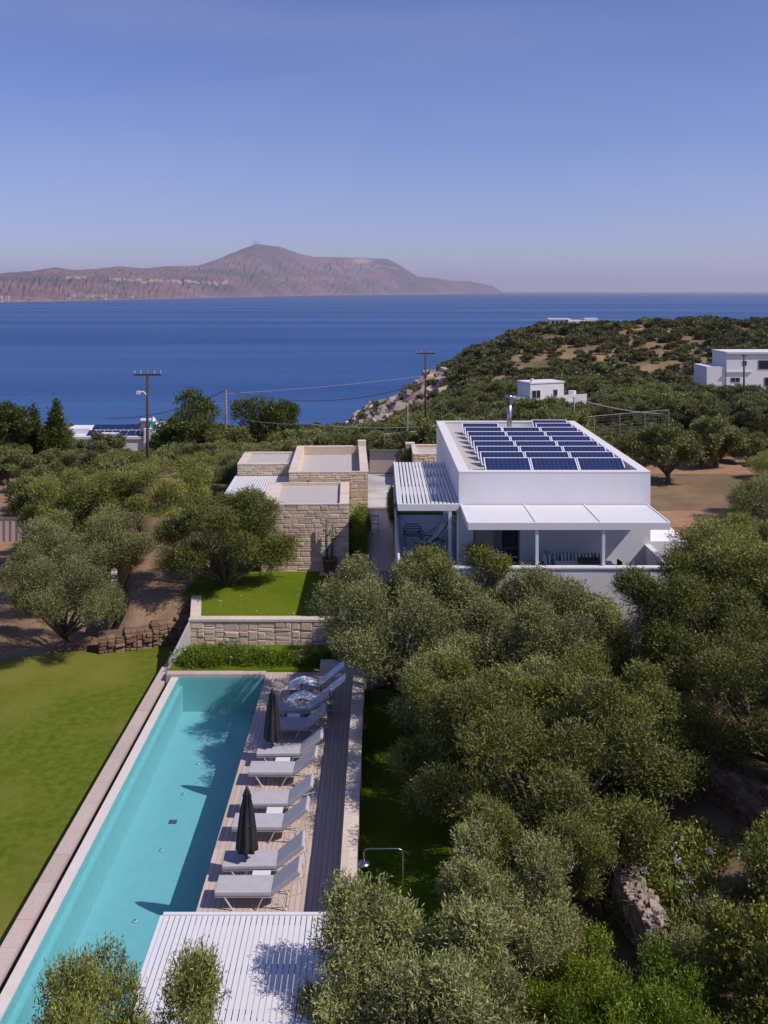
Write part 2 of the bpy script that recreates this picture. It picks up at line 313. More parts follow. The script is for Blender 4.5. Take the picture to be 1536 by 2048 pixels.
# ------------------------------------------------------------------ foliage
def leaf_mesh(name, m, lobes, n_sprig, per, sl, ll, lw, seed, up=.5, spread=.9, inner=.4, jit=.35, lowcut=None, droop=0):
    g = np.random.default_rng(seed); lb = np.array(lobes, float)
    wt = lb[:,3]*lb[:,4]+lb[:,4]*lb[:,5]+lb[:,3]*lb[:,5]; idx = g.choice(len(lb), n_sprig, p=wt/wt.sum())
    d = g.normal(size=(n_sprig,3)); d /= np.linalg.norm(d,axis=1,keepdims=True)
    d[:,2] = np.where((d[:,2] < -.35) & (g.random(n_sprig) < .6), -d[:,2], d[:,2])
    r = 1-inner*g.random(n_sprig)**1.8
    # a second, smaller scale of clumps
    k = 34; cd = g.normal(size=(k,3)); cd /= np.linalg.norm(cd,axis=1,keepdims=True)
    near = (d@cd.T).max(1); r *= .70+.37*np.clip((near-.85)/.15,0,1)+g.normal(0,.02,n_sprig)
    p = lb[idx,:3]+d*r[:,None]*lb[idx,3:6]
    sd = d*1.0+np.array([0,0,up])+g.normal(0,jit,(n_sprig,3)); sd /= np.linalg.norm(sd,axis=1,keepdims=True)
    L = sl*g.uniform(.6,1.3,n_sprig)
    N = n_sprig*per; t = np.tile(np.linspace(.1,1,per), n_sprig)[:,None]+g.normal(0,.04,(N,1))
    pr = np.repeat(p,per,0); sdr = np.repeat(sd,per,0); Lr = np.repeat(L,per)[:,None]
    base = pr+sdr*(t-.5)*Lr; base[:,2] -= droop*(t[:,0]**2)*Lr[:,0]
    ld = sdr*.75+g.normal(0,spread*.6,(N,3)); ld /= np.linalg.norm(ld,axis=1,keepdims=True)
    sdv = np.cross(ld, g.normal(size=(N,3))); sdv /= np.linalg.norm(sdv,axis=1,keepdims=True)
    ln = ll*g.uniform(.7,1.3,(N,1)); wd = lw*g.uniform(.7,1.3,(N,1))
    V = np.stack([base, base+ld*ln*.5+sdv*wd*.5, base+ld*ln, base+ld*ln*.5-sdv*wd*.5],1).reshape(-1,3)
    if lowcut is not None:
        keep = base[:,2] > lowcut; V = V.reshape(-1,4,3)[keep].reshape(-1,3); sdr = sdr[keep]; t = t[keep]; idr = np.repeat(idx,per)[keep]; N = keep.sum()
    else: idr = np.repeat(idx,per)
    lobe_t = g.random(len(lb))*.42
    tint = np.clip(g.random(N)*.5+.25*t[:,0]+lobe_t[idr]-.08,0,1)**1.7  # skewed dark, lighter at sprig tips: crown shade and highlights put into leaf colour
    me = bpy.data.meshes.new(name); me.vertices.add(N*4); me.vertices.foreach_set('co', V.astype(np.float32).ravel())
    me.loops.add(N*4); me.loops.foreach_set('vertex_index', np.arange(N*4,dtype=np.int32)); me.polygons.add(N)
    me.polygons.foreach_set('loop_start', np.arange(0,N*4,4,dtype=np.int32))
    a = me.attributes.new('tint','FLOAT','POINT'); a.data.foreach_set('value', np.repeat(tint,4).astype(np.float32))
    me.materials.append(m); me.update(calc_edges=True); return me
def crown_lobes(rx, rz, cz, n, seed, ry=None):
    rng = random.Random(seed); ry = ry or rx; prim = [(0,0,cz,rx*.42,ry*.42,rz*.5)]; sub = []
    for i in range(n):
        a = 2.399*i+rng.uniform(-.5,.5); q = rng.uniform(.5,.86); e = rng.uniform(-.45,.35) if i%3 else rng.uniform(.35,.68); s = rng.uniform(.16,.30)
        c = (math.cos(a)*rx*q*(1-.35*abs(e)), math.sin(a)*ry*q*(1-.35*abs(e)), cz+e*rz*.9)
        prim.append((*c, rx*s, ry*s, rz*s*1.1))
        for k in range(4):
            v = Vector((c[0]/rx+rng.gauss(0,.5), c[1]/ry+rng.gauss(0,.5), (c[2]-cz)/rz+.35+rng.gauss(0,.5))).normalized(); f = rng.uniform(.75,1.1); g = rng.uniform(.13,.21)
            sub.append((c[0]+v.x*rx*s*f, c[1]+v.y*ry*s*f, c[2]+v.z*rz*s*1.1*f, rx*g, ry*g, rz*g*1.15))
    return prim, prim+sub
def trunk_mesh(lobes, zfork, r0, seed, m='trunk', lean=.2):
    rng = random.Random(seed); b = MB(); j = lambda a: rng.uniform(-a,a)
    fork = Vector((j(lean), j(lean), zfork))
    b.tube([(0,0,-.4),(0,0,0),(j(.08),j(.08),zfork*.5),fork], [r0*1.5,r0*1.25,r0*.9,r0*.85], 9)
    for l in lobes[1:]:
        e = Vector(l[:3]); mid = fork.lerp(e,.5)+Vector((j(.2),j(.2),-.1+j(.15)))
        b.tube([fork-Vector((0,0,.15)), mid, e], [r0*.5, r0*.3, r0*.12], 6)
    return b.mesh('trunk', M[m], True)
TREES = {}
def tree_kind(key, rx, rz, cz, n, seed, mk, ns, per, sl, ll, lw, zfork, r0, **kw):
    lb, al = crown_lobes(rx, rz, cz, n, seed)
    TREES[key] = (leaf_mesh('crown', M[mk], al, ns, per, sl, ll, lw, seed, **kw), trunk_mesh(lb, zfork, r0, seed))
def tree(key, x, y, z, s=1, rz=0, label='', group=None, name='olive_tree', cat='tree', sz=None, sy=None):
    t = thing(name, label, cat, (x,y,z), rz, group); t.scale = (s, sy or s, sz or s)
    link('crown', TREES[key][0], t); link('trunk', TREES[key][1], t); return t
tree_kind('bigA', 3.0, 2.3, 2.95, 20, 11, 'olive', 17500, 7, .36, .098, .027, 1.1, .22)
tree_kind('bigB', 3.0, 2.35, 2.95, 19, 23, 'olive_silver', 17500, 7, .36, .098, .027, 1.1, .22, up=.8)
tree_kind('bigC', 2.9, 2.35, 2.85, 19, 37, 'olive_dark', 17500, 7, .36, .098, .027, 1.0, .22)
tree_kind('nearA', 1.75, 1.7, 2.7, 14, 41, 'olive_silver', 11000, 9, .40, .085, .021, 1.0, .14, up=1.0)
tree_kind('nearB', 1.75, 1.7, 2.7, 14, 53, 'olive', 11000, 9, .42, .085, .021, 1.0, .14, up=1.1)
for i, k in enumerate('abc'):
    tree_kind('grove'+k, 2.4, 1.75, 2.3, 15, 61+i, 'olive_far', 5200, 4, .42, .20, .068, .9, .2)
tree_kind('groved', 2.4, 1.75, 2.3, 14, 71, 'scrub', 5000, 4, .42, .20, .07, .9, .2)
tree_kind('scruba', 1.6, .95, .75, 6, 81, 'scrub', 520, 3, .4, .34, .18, .3, .1, inner=.3)
tree_kind('scrubb', 1.6, 1.1, .85, 6, 91, 'olive_far', 520, 3, .4, .34, .18, .3, .1, inner=.3)

# ------------------------------------------------------------------ terrain
def smooth(a, b, x):
    t = np.clip((x-a)/(b-a), 0, 1); return t*t*(3-2*t)
def fbm(x, y, sc, seed=0, oc=4):
    g = np.random.default_rng(seed); r = 0*x; a = 1
    for o in range(oc):
        for k in range(4):
            th = g.random()*6.283; ph = g.random()*6.283; f = (.7+.6*g.random())/sc*(2**o)
            r = r+a*.5*np.sin((x*math.cos(th)+y*math.sin(th))*6.283*f+ph)
        a *= .5
    return r/2
YC_X = [-800,690,720,800,860,930,1000,1030,1100,1200,1536,2600]
YC_Y = [862,862,832,795,757,722,697,676,656,652,650,640]
DC_Y = [520,520,515,490,470,455,445,440,435,430,420,410]
DR = [40,60,80,100,150,190,250,300,350,400,430]; YR = [1165,972,905,880,834,804,768,741,716,688,668]
def far_h(X, Y):
    px = CX+F*X/Y; dc = np.interp(px, YC_X, DC_Y); yc = np.interp(px, YC_X, YC_Y)
    yl = 871+7600/Y
    yr = np.interp(Y, DR, YR)
    wr = smooth(650, 1020, px)
    y0 = yl*(1-wr)+yr*wr
    wcr = smooth(.45, 1.0, Y/dc); y1 = y0*(1-wcr)+yc*wcr
    z = H-(y1-CY)*Y/F
    z = z+fbm(X, Y, 60, 5)*smooth(90,200,Y)*1.6+fbm(X,Y,14,8,3)*smooth(110,200,Y)*.5
    rk = smooth(680,720,px)*(1-smooth(860,915,px))*smooth(210,290,Y)
    z = z+rk*(np.abs(fbm(X,Y,16,17,4))*4.5-1.5)
    over = np.clip(Y-dc, 0, None); z = z-over**1.15*.45
    return np.maximum(z, -64)
def near_h(X, Y):
    plat = np.interp(Y, [0,37,39,40.5,44,52,62,75], [-.3,-.3,.35,.98,1.03,1.9,2.0,1.2])
    left = np.interp(Y, [0,39,46,55,70,85], [-.75,-.75,-1.0,-2.0,-3.4,-4.2])
    edge = -12.6+1.4*smooth(46,38,Y)*1.0-4*smooth(46,60,Y)
    wl = smooth(0, 1.0, X-edge); wl = np.where(Y<38.4, smooth(0,.6,X+8.3), wl)
    z = left*(1-wl)+plat*wl
    right = np.interp(Y, [0,20,33,40,50,63,75], [-.3,-.25,-.2,.6,1.5,1.5,.8])
    wr = smooth(2.0, 9, X)*smooth(20,38,Y); z = z*(1-wr)+right*wr
    z = np.where((X>5.8)&(Y<30), np.minimum(z+smooth(5.8,9.5,X)*1.2*smooth(31,24,Y), 1.2), z)
    return z
def Hh(X, Y):
    X = np.asarray(X, float); Y = np.asarray(Y, float)
    wf = smooth(62, 88, Y); return near_h(X, Y)*(1-wf)+far_h(X, np.maximum(Y, 30))*wf
def hz(x, y): return float(Hh(x, y))
def grid(name, XS, YS, m, zoff=0, kind='structure', hf=Hh, polar=False, jitter=0):
    if polar: A, B = np.meshgrid(XS, YS); X = A*B; Y = B
    else: X, Y = np.meshgrid(XS, YS)
    Z = hf(X, Y)+zoff
    if jitter: Z = Z+np.random.default_rng(1).normal(0, jitter, Z.shape)
    nx = X.shape[1]; ny = X.shape[0]; V = np.stack([X,Y,Z],-1).reshape(-1,3)
    i = np.arange(nx*ny).reshape(ny,nx); Fc = np.stack([i[:-1,:-1],i[:-1,1:],i[1:,1:],i[1:,:-1]],-1).reshape(-1,4)
    me = bpy.data.meshes.new(name); me.from_pydata(V.tolist(), [], Fc.tolist()); me.materials.append(m)
    me.polygons.foreach_set('use_smooth', [True]*len(me.polygons)); me.update()
    o = bpy.data.objects.new(name, me); C.objects.link(o); o['kind'] = kind; return o
# pool, deck and terraces cut out of the near ground sheet by lowering it there
def ground_h(X, Y):
    z = Hh(X, Y)
    hole = ((X > -8.9) & (X < -.2) & (Y < 38) & (Y > 12.5)) | ((X > -8.0) & (X < -.2) & (Y < 46) & (Y > 37)) | ((X > -5.6) & (X < 10.9) & (Y > 38) & (Y < 51.5)) | ((X > -.5) & (X < 10.9) & (Y > 33) & (Y < 51.5)) | ((X < -8) & (Y < 38.2) & (X > -60) & (Y > 0))
    yw = np.interp(X,[-11.4,-7.7],[38.3,39.8]); hole = hole | ((X > -11.6) & (X < -7.3) & (Y < yw+.45) & (Y > 36))
    z = np.where(hole, np.minimum(z-.5, -2.2), z)
    return z
grid('ground', np.arange(-62, 62.1, .5), np.arange(-30, 90.1, .5), M['soil'], 0, hf=ground_h)
hs_ = grid('hillside', np.linspace(-.75, 1.0, 330), np.concatenate([np.arange(86,130,1.5), np.arange(130,300,2.2), np.arange(300,700,2.5)]), M['hill'], -.15, polar=True)
hs_.data.materials.append(M['rock'])
vs = np.empty(len(hs_.data.vertices)*3); hs_.data.vertices.foreach_get('co', vs); vs = vs.reshape(-1,3)
mi = []
for p in hs_.data.polygons:
    v = vs[p.vertices[0]]; px = CX+F*v[0]/v[1]
    ys = CY+(H-v[2])*F/v[1]; mi.append(1 if (690 < px < 900 and v[1] > 230 and ys < np.interp(px,YC_X,YC_Y)+22+60*math.sin((px-690)/210*math.pi)) else 0)
hs_.data.polygons.foreach_set('material_index', mi)
# sea
sb = MB(); sb.add([(-90000,200,-60),(90000,200,-60),(90000,60000,-60),(-90000,60000,-60)], [(0,1,2,3)]); tag(sb.build('sea', M['sea']), kind='structure')

# peninsula far across the bay
SKX = [-500,-100,0,60,110,150,195,240,290,330,395,430,470,512,560,600,625,680,720,775,800,835,870,905,935,960,985,1003]
SKY = [548,545,546,542,534,540,537,532,537,532,531,520,503,487,493,507,513,514,515,517,530,553,556,561,562,566,572,583]
SHX = [-500,0,300,600,800,900,1003]; SHY = [609,605.5,599,591.5,589,588,586.2]
def mountain_mat():
    m = mat('far_rock', (.135,.078,.082), .95, (.215,.13,.122), .0022, 1.0, .006, coords='world', col3=(.085,.075,.068), scale3=.0007)
    t = m.node_tree; n = t.nodes; L = t.links; b = n['Principled BSDF']; src = b.inputs['Base Color'].links[0].from_socket
    g = n.new('ShaderNodeAttribute'); g.attribute_name = 'quarry'
    x = n.new('ShaderNodeMixRGB'); L.new(g.outputs['Fac'], x.inputs[0]); L.new(src, x.inputs[1]); x.inputs[2].default_value = (.42,.29,.21,1); L.new(x.outputs[0], b.inputs['Base Color']); return m
nu, nv = 420, 70; V = []; Q = []
rg = np.random.default_rng(4)
for iu in range(nu):
    px = -500+1503*iu/(nu-1); ysh = np.interp(px, SHX, SHY); D0 = 74*F/(ysh-CY); ysk = np.interp(px, SKX, SKY)
    dep = 6000*min(1, max(.02, (1003-px)/350)); D2 = D0+dep
    for iv in range(nv):
        v = iv/(nv-1); D = D0+dep*min(v*1.25,1.25)
        pl = np.interp(px, [-500,0,400,700,1003], [552,552,549,551,575]); pl = max(pl, ysk+3) if px > 560 else max(pl, ysk+8)
        wob = .8*math.sin(px*.05)+.6*math.sin(px*.13+1)
        # screen profile: shore, bluff, plateau, ridge
        yy = np.interp(v, [0,.05,.14,.30,.45,.62,.8,1.0], [ysh, ysh-3, ysh*.55+pl*.45+wob, pl+1.5+wob, pl-(pl-ysk)*.1, pl-(pl-ysk)*.55, ysk, ysk+14])
        z = -60+max(0,(H+60)-(yy-CY)*D/F)
        rough = float(fbm(np.array(px*1.0), np.array(v*220.), 26, 3, 4))*(.02+.0*v)*D*.10*min(1,v*6)*(1-.8*(v>.75))
        z += rough*.55 - abs(float(fbm(np.array(px*1.0), np.array(v*60.), 17, 9, 3)))*D*.0045*min(1,v*5)*(1-.93*(v>.70))
        if v == 0: z = -64
        V.append(((px-CX)*D/F, D, z))
        q = 0
        if 660 < px < 800 and .55 < v < .82: q = max(0, 1-abs(px-722)/34)*max(0,1-abs(v-.74)/.07)*1.3 + (.5 if abs(v-.62-(px-700)*.0006)<.012 else 0)
        if 215 < px < 455 and abs(v-.27-(px-215)*-.0002) < .012: q = .75
        if 125 < px < 172 and .30 < v < .38: q = .7
        if v < .05: q = max(q, .2)
        Q.append(q)
i = np.arange(nu*nv).reshape(nu,nv); fc = np.stack([i[:-1,:-1],i[1:,:-1],i[1:,1:],i[:-1,1:]],-1).reshape(-1,4)
me = bpy.data.meshes.new('peninsula'); me.from_pydata(V, [], fc.tolist()); me.materials.append(mountain_mat()); me.update()
a = me.attributes.new('quarry','FLOAT','POINT'); a.data.foreach_set('value', Q)
po = bpy.data.objects.new('peninsula', me); C.objects.link(po); po['kind'] = 'structure'
def at_px(x, y, D): return Vector(((x-CX)*D/F, D, H-(y-CY)*D/F))
Dp = 74*F/(np.interp(512,SHX,SHY)-CY)+6000
mast = thing('radio_mast', 'thin lattice masts standing on the peak of the far peninsula', 'mast', at_px(512, 490, Dp))
for dx, hh in ((0, 130), (-45, 80), (50, 70)): MB().tube([(dx,0,-30),(dx,0,hh)], 7, 5).build('mast_pole', M['midgrey'], mast)
# settlement on the far shore
vb = MB(); rr = random.Random(9)
for k in range(80):
    px = rr.choice([rr.gauss(215,45), rr.gauss(15,14), rr.gauss(600,60)]); px = min(max(px,-40),760); ysh = np.interp(px,SHX,SHY); D = 74*F/(ysh-CY)*rr.uniform(1.02,1.16)
    yy = ysh-rr.uniform(3,13) if px < 400 else rr.uniform(552,562); 
    p = at_px(px, yy, D); s = rr.uniform(8,16)*D/8000; vb.box(p.x-s,p.x+s,p.y-s,p.y+s,p.z-s,p.z+s*.4)
tag(vb.build('far_village', M['kerb']), 'scatter of tiny pale houses along the far shore', 'village', kind='stuff')

# ------------------------------------------------------------------ pool, deck
X0, X1, YP0, YP1 = -7.28, -4.13, 18.1, 34.55
pb = MB()
pb.add([(X0,YP0,-1.3),(X1,YP0,-1.3),(X1,YP1,-1.3),(X0,YP1,-1.3)], [(0,1,2,3)])
pb.add([(X0,YP0,-1.3),(X0,YP1,-1.3),(X0,YP1,-.03),(X0,YP0,-.03)], [(0,3,2,1)])
pb.add([(X1,YP0,-1.3),(X1,YP1,-1.3),(X1,YP1,-.03),(X1,YP0,-.03)], [(0,1,2,3)])
pb.add([(X0,YP1,-1.3),(X1,YP1,-1.3),(X1,YP1,-.03),(X0,YP1,-.03)], [(0,1,2,3)])
pb.add([(X0,YP0,-1.3),(X1,YP0,-1.3),(X1,YP0,-.03),(X0,YP0,-.03)], [(0,3,2,1)])
pool = thing('swimming_pool', 'long narrow turquoise infinity pool beside the lounger deck', 'pool')
pb.build('pool_basin', M['pooltile'], pool)
MB().box(X0+.002, X0+.15, YP0+.01, YP1-.01, -1.28, -.35).build('bench_step', M['pooltile'], pool)
wv = MB(); wv.add([(X0-.005,YP0,-.05),(X1,YP0,-.05),(X1,YP1,-.05),(X0-.005,YP1,-.05)], [(0,1,2,3)]); wv.build('water', M['water'], pool)
MB().box(-7.56, X0-.006, YP0-.2, YP1-.002, -1.6, -.045).build('overflow_ledge', M['ledge'], pool)
MB().box(-7.62, -4.3, YP0-.5, YP0, -1.6, .03).build('near_coping', M['ledge'], pool)
cap_row(pool, (-7.75,YP1), (-4.13,YP1), .33, .1, .06, .9, 'far_coping', 'kerb', 5)
MB().box(-7.75, X1, YP1+.004, YP1+.3, -1.2, -.045).build('pool_end_wall', M['midgrey'], pool)
for (px, py) in ((428,1420),(396,1527),(367,1588),(323,1700),(270,1842)):
    p = P(px, py, -1.28); f = MB().lathe([(.055,-.015),(.055,.012),(.02,.02)], 12).build('pool_light', M['whitem'], pool, True, loc=(p.x,p.y,-1.28)); MB().lathe([(.028,.0),(.024,.026)], 10).build('lens', M['glassd'], f, True)
p = P(346,1643,-1.28); g = MB().box(-.11,.11,-.09,.09,0,.015).build('floor_drain', M['darkgrey'], pool, loc=(p.x,p.y,-1.29))
for k in range(5): MB().box(-.09,.09,-.075+k*.035,-.06+k*.035,.015,.02).build('drain_bar', M['gategrey'], g)
# overflow channel and outer kerb
tag(MB().box(-7.78,-7.565, YP0-.5, YP1+.3, -1.7, -.55).build('channel', M['darkgrey']), kind='structure')
kb = thing('pool_kerb', 'long pinkish stone kerb beyond the dark overflow channel of the pool', 'kerb')
MB().box(-7.795,-7.782, 12, 35.9, -1.6, -.302).build('channel_lining', M['darkgrey'], kb)
MB().box(-8.2,-7.8, 12, 37.5, -1.9, -.3).build('kerb_core', M['mortar'], kb)
cap_row(kb, (-7.80,12), (-7.80,35.9), .40, .10, -.2, 1.2, 'kerb_slab', 'kerb', 8)
MB().prism([(-7.72,35.9),(-7.42,37.35),(-7.62,37.4),(-7.95,35.9)], -1.2, .12).build('kerb_step', M['capstone'], kb)
# deck
dk = thing('pool_deck', 'weathered timber deck of long boards beside the pool under the loungers', 'deck')
MB().box(X1+.1,-.9, 12.6, YP1+.55, -1.4, -.032).build('deck_base', M['darkstone'], dk)
MB().box(X1+.0,X1+.1, 12.6, YP1+.0, -1.4, -.031).build('deck_edge', M['ledge'], dk)
bme = MB().box(0,1,0,1,-.03,0).mesh('deck_board', M['deck'])
rr = random.Random(5); nb = 25; bw = (-.88-X1)/nb
for i in range(nb):
    y = 12.6
    cuts = [12.6]; 
    while cuts[-1] < YP1+.5: cuts.append(min(cuts[-1]+rr.uniform(2.6,4.2), YP1+.55))
    for a_, b_ in zip(cuts, cuts[1:]):
        if b_-a_ > .02: link('deck_board', bme, dk, (X1+i*bw+.003, a_+.003, rr.uniform(-.002,.002)), (0,0,0), (bw-.008, b_-a_-.006, 1))
# low wall on the right of the deck with stone cap
lw_ = thing('deck_wall', 'low dry-jointed stone wall with pale cap running along the right of the deck', 'wall')
MB().box(-.86,-.50, 12.6, 33.2, -1.0, .92).build('wall_core', M['mortar'], lw_)
cap_row(lw_, (-.50,12.6), (-.50,33.2), .19, .07, .99, .42, 'cap_stone', 'capstone', 2)
cap_row(lw_, (-.69,12.6), (-.69,33.2), .18, .07, .99, .55, 'cap_stone', 'capstone', 3)
st = thing('deck_steps', 'two pale stone steps at the far right corner of the pool deck', 'steps')
MB().box(-2.15,-.2, 34.0, 34.6, -.4, .18).build('step', M['capstone'], st, bevel=.01); MB().box(-2.15,.2, 34.6, 35.2, -.4, .36).build('step', M['capstone'], st, bevel=.01)
# lawns
def lawn(name, poly, z0, z, m): return tag(MB().prism(poly, z0, z).build(name, M[m]), kind='structure')
curve = [(-8.15,39.6),(-8.6,39.3),(-9.6,39.0),(-10.6,38.4),(-11.2,38.2),(-12.2,38.6),(-13.5,38.2),(-15,37.4),(-18,36.6),(-24,36),(-45,35)]
lawn('lower_lawn', [(-45,4),(-8.15,4)]+curve, -2.2, -.6, 'lawn_low')
lawn('upper_lawn', [(-7.5,37.75),(-1.0,37.75),(-.98,43.95),(-5.4,43.9),(-8.2,43.6),(-8.4,40.5),(-7.6,40.4)], -1, 1.05, 'lawn')
lawn('side_lawn', [(-.49,12.6),(1.9,12.6),(2.3,24),(2.2,33.2),(-.49,33.2)], -1.6, .08, 'lawn')
lawn('planting_bed', [(-7.75,34.9),(1.5,34.9),(1.5,37.36),(-7.4,37.36)], -1.6, .08, 'lawn')
# groundcover in bed
g = np.random.default_rng(2); lb = []
for k in range(70):
    x = -7.5+6.5*g.random(); y = 35.2+.75*g.random(); s = .22+.16*g.random(); lb.append((x,y,.16,s*1.3,s,s*.9))
for k in range(26): lb.append((-7.3+1.9*g.random()*1.0, 35.6+1.0*g.random(), .2, .28,.26,.26))
me = leaf_mesh('groundcover', M['green'], lb, 6500, 5, .14, .07, .03, 7)
tag(link('groundcover', me), 'low leafy groundcover with small flowers in the bed at the pool end', 'groundcover', kind='stuff')
fb = [(-7.3+6*g.random(), 35.2+1.6*g.random(), .38, .03,.03,.03) for k in range(30)]
tag(link('bed_flowers', leaf_mesh('bed_flowers', M['flower'], fb, 130, 3, .03, .05, .05, 8)), 'tiny pale flowers scattered in the pool-end bed', 'flowers', kind='stuff')
# scattered yellow and white daisies in upper lawn
fb = [(-6.8+5*g.random(), 37.9+3*g.random()**1.4, 1.08, .02,.02,.01) for k in range(60)]
tag(link('lawn_daisies', leaf_mesh('lawn_daisies', M['flower'], fb, 55, 2, .02, .035, .035, 9)), 'tiny pale daisies dotted in the upper lawn', 'flowers', kind='stuff')

# retaining wall
rw = thing('retaining_wall', 'pale rubble stone retaining wall with flat cap between upper lawn and pool', 'wall')
MB().box(-7.45, .6, 37.42, 37.9, -.6, .99).build('wall_core', M['mortar'], rw)
stone_face(rw, (-7.45,37.42,.0), (1,0), 8.0, .98, .46, .27, 'stone', .035, 1.4, 4)
cap_row(rw, (-7.5,37.36), (.6,37.36), .42, .09, 1.08, .75, 'cap_stone', 'capstone', 6)
cap_row(rw, (-7.08,37.8), (-7.55,40.4), .42, .09, 1.078, .7, 'cap_stone', 'capstone', 7)
MB().prism([(-7.5,37.95),(-7.15,37.95),(-7.6,40.4),(-7.97,40.4)], -.6, .985).build('return_wall', M['mortar'], rw)
MB().prism([(-7.50,37.4,.98),(-7.42,37.4,.98),(-7.80,35.95,.14),(-7.88,35.95,.14)], -.9, .9).build('wing_panel', M['midgrey'], rw)
# rough rock wall at end of lower lawn
rk = thing('rough_rock_wall', 'rough brown rock wall curving behind the lower lawn left of the stone retaining wall', 'wall')
pts = [(-11.3,38.25),(-10.3,38.55),(-9.3,38.95),(-8.4,39.4),(-7.7,39.8)]
for i,(a_,b_) in enumerate(zip(pts,pts[1:])):
    d = Vector((b_[0]-a_[0], b_[1]-a_[1])); l = d.length; d.normalize()
    MB().prism([(a_[0],a_[1]),(b_[0],b_[1]),(b_[0]-.3,b_[1]+1.1),(a_[0]-.3,a_[1]+1.1)], -1.5, -.08+.14*i).build('wall_core', M['darkstone'], rk)
    stone_face(rk, (a_[0],a_[1],-.7), (d.x,d.y), l, l and .62+.13*i, .34, .2, 'brownstone', .12, 2.0, 20+i)
    cap_row(rk, (a_[0],a_[1]-.05), (b_[0],b_[1]-.05), .38, .13, -.0+.14*i, .3, 'top_rock', 'brownstone', 30+i, .02)
cw = thing('terrace_edging', 'thin curved pale edging wall at the left of the bare brown slope', 'wall')
pts = [(-11.3,40.4),(-11.5,41.5),(-12.0,43.5),(-12.6,46),(-13.4,48),(-14.6,50)]
for i,(a_,b_) in enumerate(zip(pts,pts[1:])):
    z_ = .45+.28*i; MB().prism([a_,b_,(b_[0]-.22,b_[1]),(a_[0]-.22,a_[1])], -2.5, z_).build('wall_core', M['brownstone'], cw)
    cap_row(cw, a_, b_, .26, .07, z_+.07, .35, 'edging_stone', 'capstone', 40+i)

# ------------------------------------------------------------------ white house
hx0, hx1, hy0, hy1, zp, zf = 3.07, 10.43, 36.5, 50.8, 7.06, 3.33
wh = thing('white_house', 'white flat-roofed modern house with solar panels on its roof', 'house')
b = MB(); b.box(hx0, hx0+.38, hy0, hy1, -.5, zp-.04).build('side_wall', M['white'], wh)
MB().box(hx1-.38, hx1, hy0, hy1, -.5, zp-.04).build('side_wall', M['white'], wh)
# front wall with sliding door opening
dx0, dx1, dz1 = 3.62, 5.42, 5.55
MB().box(hx0+.38, hx1-.38, hy0, hy0+.32, dz1, zp-.04).build('front_wall', M['white'], wh)
MB().box(hx0+.38, dx0, hy0+.001, hy0+.32, zf-.3, dz1-.001).build('front_wall', M['white'], wh)
MB().box(dx1, hx1-.38, hy0+.001, hy0+.32, zf-.3, dz1-.001).build('front_wall', M['white'], wh)
MB().box(hx0+.38, hx1-.38, hy1-.32, hy1, -.5, zp-.04).build('back_wall', M['white'], wh)
for (a_,b_,wd) in (((hx0-.01,hy0-.01),(hx1+.01,hy0-.01),.36),((hx1+.01,hy0+.36),(hx1+.01,hy1-.36),.40),((hx1+.01,hy1+.01-.36),(hx0-.01,hy1+.01-.36),-.36)): pass
MB().box(hx0-.01,hx1+.01,hy0-.01,hy0+.34,zp-.04,zp).build('parapet_cap', M['white_cap'], wh)
MB().box(hx0-.01,hx1+.01,hy1-.34,hy1+.01,zp-.04,zp).build('parapet_cap', M['white_cap'], wh)
MB().box(hx0-.01,hx0+.40,hy0+.345,hy1-.345,zp-.04,zp-.001).build('parapet_cap', M['white_cap'], wh)
MB().box(hx1-.40,hx1+.01,hy0+.345,hy1-.345,zp-.04,zp-.001).build('parapet_cap', M['white_cap'], wh)
MB().box(hx0+.38,hx1-.38,hy0+.32,hy1-.32,6.4,6.68).build('roof', M['gravel'], wh)
MB().box(hx0+.38,hx1-.38,hy0+.33,hy0+4.5,zf-.3,zf).build('inner_floor', M['path'], wh)
MB().box(hx0+.38,hx1-.38,hy0+4.5,hy0+4.6,zf,6.4).build('inner_wall', M['curtain'], wh)
dr = thing('x','x','x'); bpy.data.objects.remove(dr)
df = MB().box(dx0,dx0+.06,hy0+.12,hy0+.2,zf,dz1).box(dx1-.06,dx1,hy0+.12,hy0+.2,zf,dz1).box(4.42,4.5,hy0+.12,hy0+.2,zf,dz1).box(dx0+.06,dx1-.06,hy0+.12,hy0+.2,dz1-.06,dz1).box(dx0+.06,4.42,hy0+.12,hy0+.2,zf+.45,zf+.5).build('door_frame', M['gategrey'], wh)
MB().box(dx0+.06,4.42,hy0+.14,hy0+.16,zf+.5,dz1-.06).build('glass_pane', M['curtain'], df)
MB().box(4.5,4.75,hy0+.17,hy0+.18,zf,dz1-.06).build('glass_pane', M['gategrey'], df)
MB().box(4.75,5.36,hy0+.30,hy0+.31,zf,dz1-.06).build('opening_shade_sheet', M['glassd'], df)  # dark sheet across the open doorway, room shade put into its colour
# canopy
cz = 5.80; cy0 = 33.6
cn = MB()
xs = [3.15,5.57,7.87,10.31]
for a_,b_ in zip(xs,xs[1:]): MB().box(a_+.03,b_-.03,cy0+.1,hy0-.05,cz-.07,cz-.012).build('canopy_panel', M['whitem'], wh)
MB().box(xs[0],xs[-1],cy0,cy0+.1,cz-.25,cz).build('canopy_fascia', M['whitem'], wh)
for x in xs: MB().box(x-.03,x+.03,cy0+.1,hy0,cz-.2,cz+.015).build('canopy_rib', M['whitem'], wh)
for x in (5.6,7.96): MB().box(x-.055,x+.055,33.66,33.77,4.27,cz-.25).build('post', M['whitem'], wh, bevel=.006)
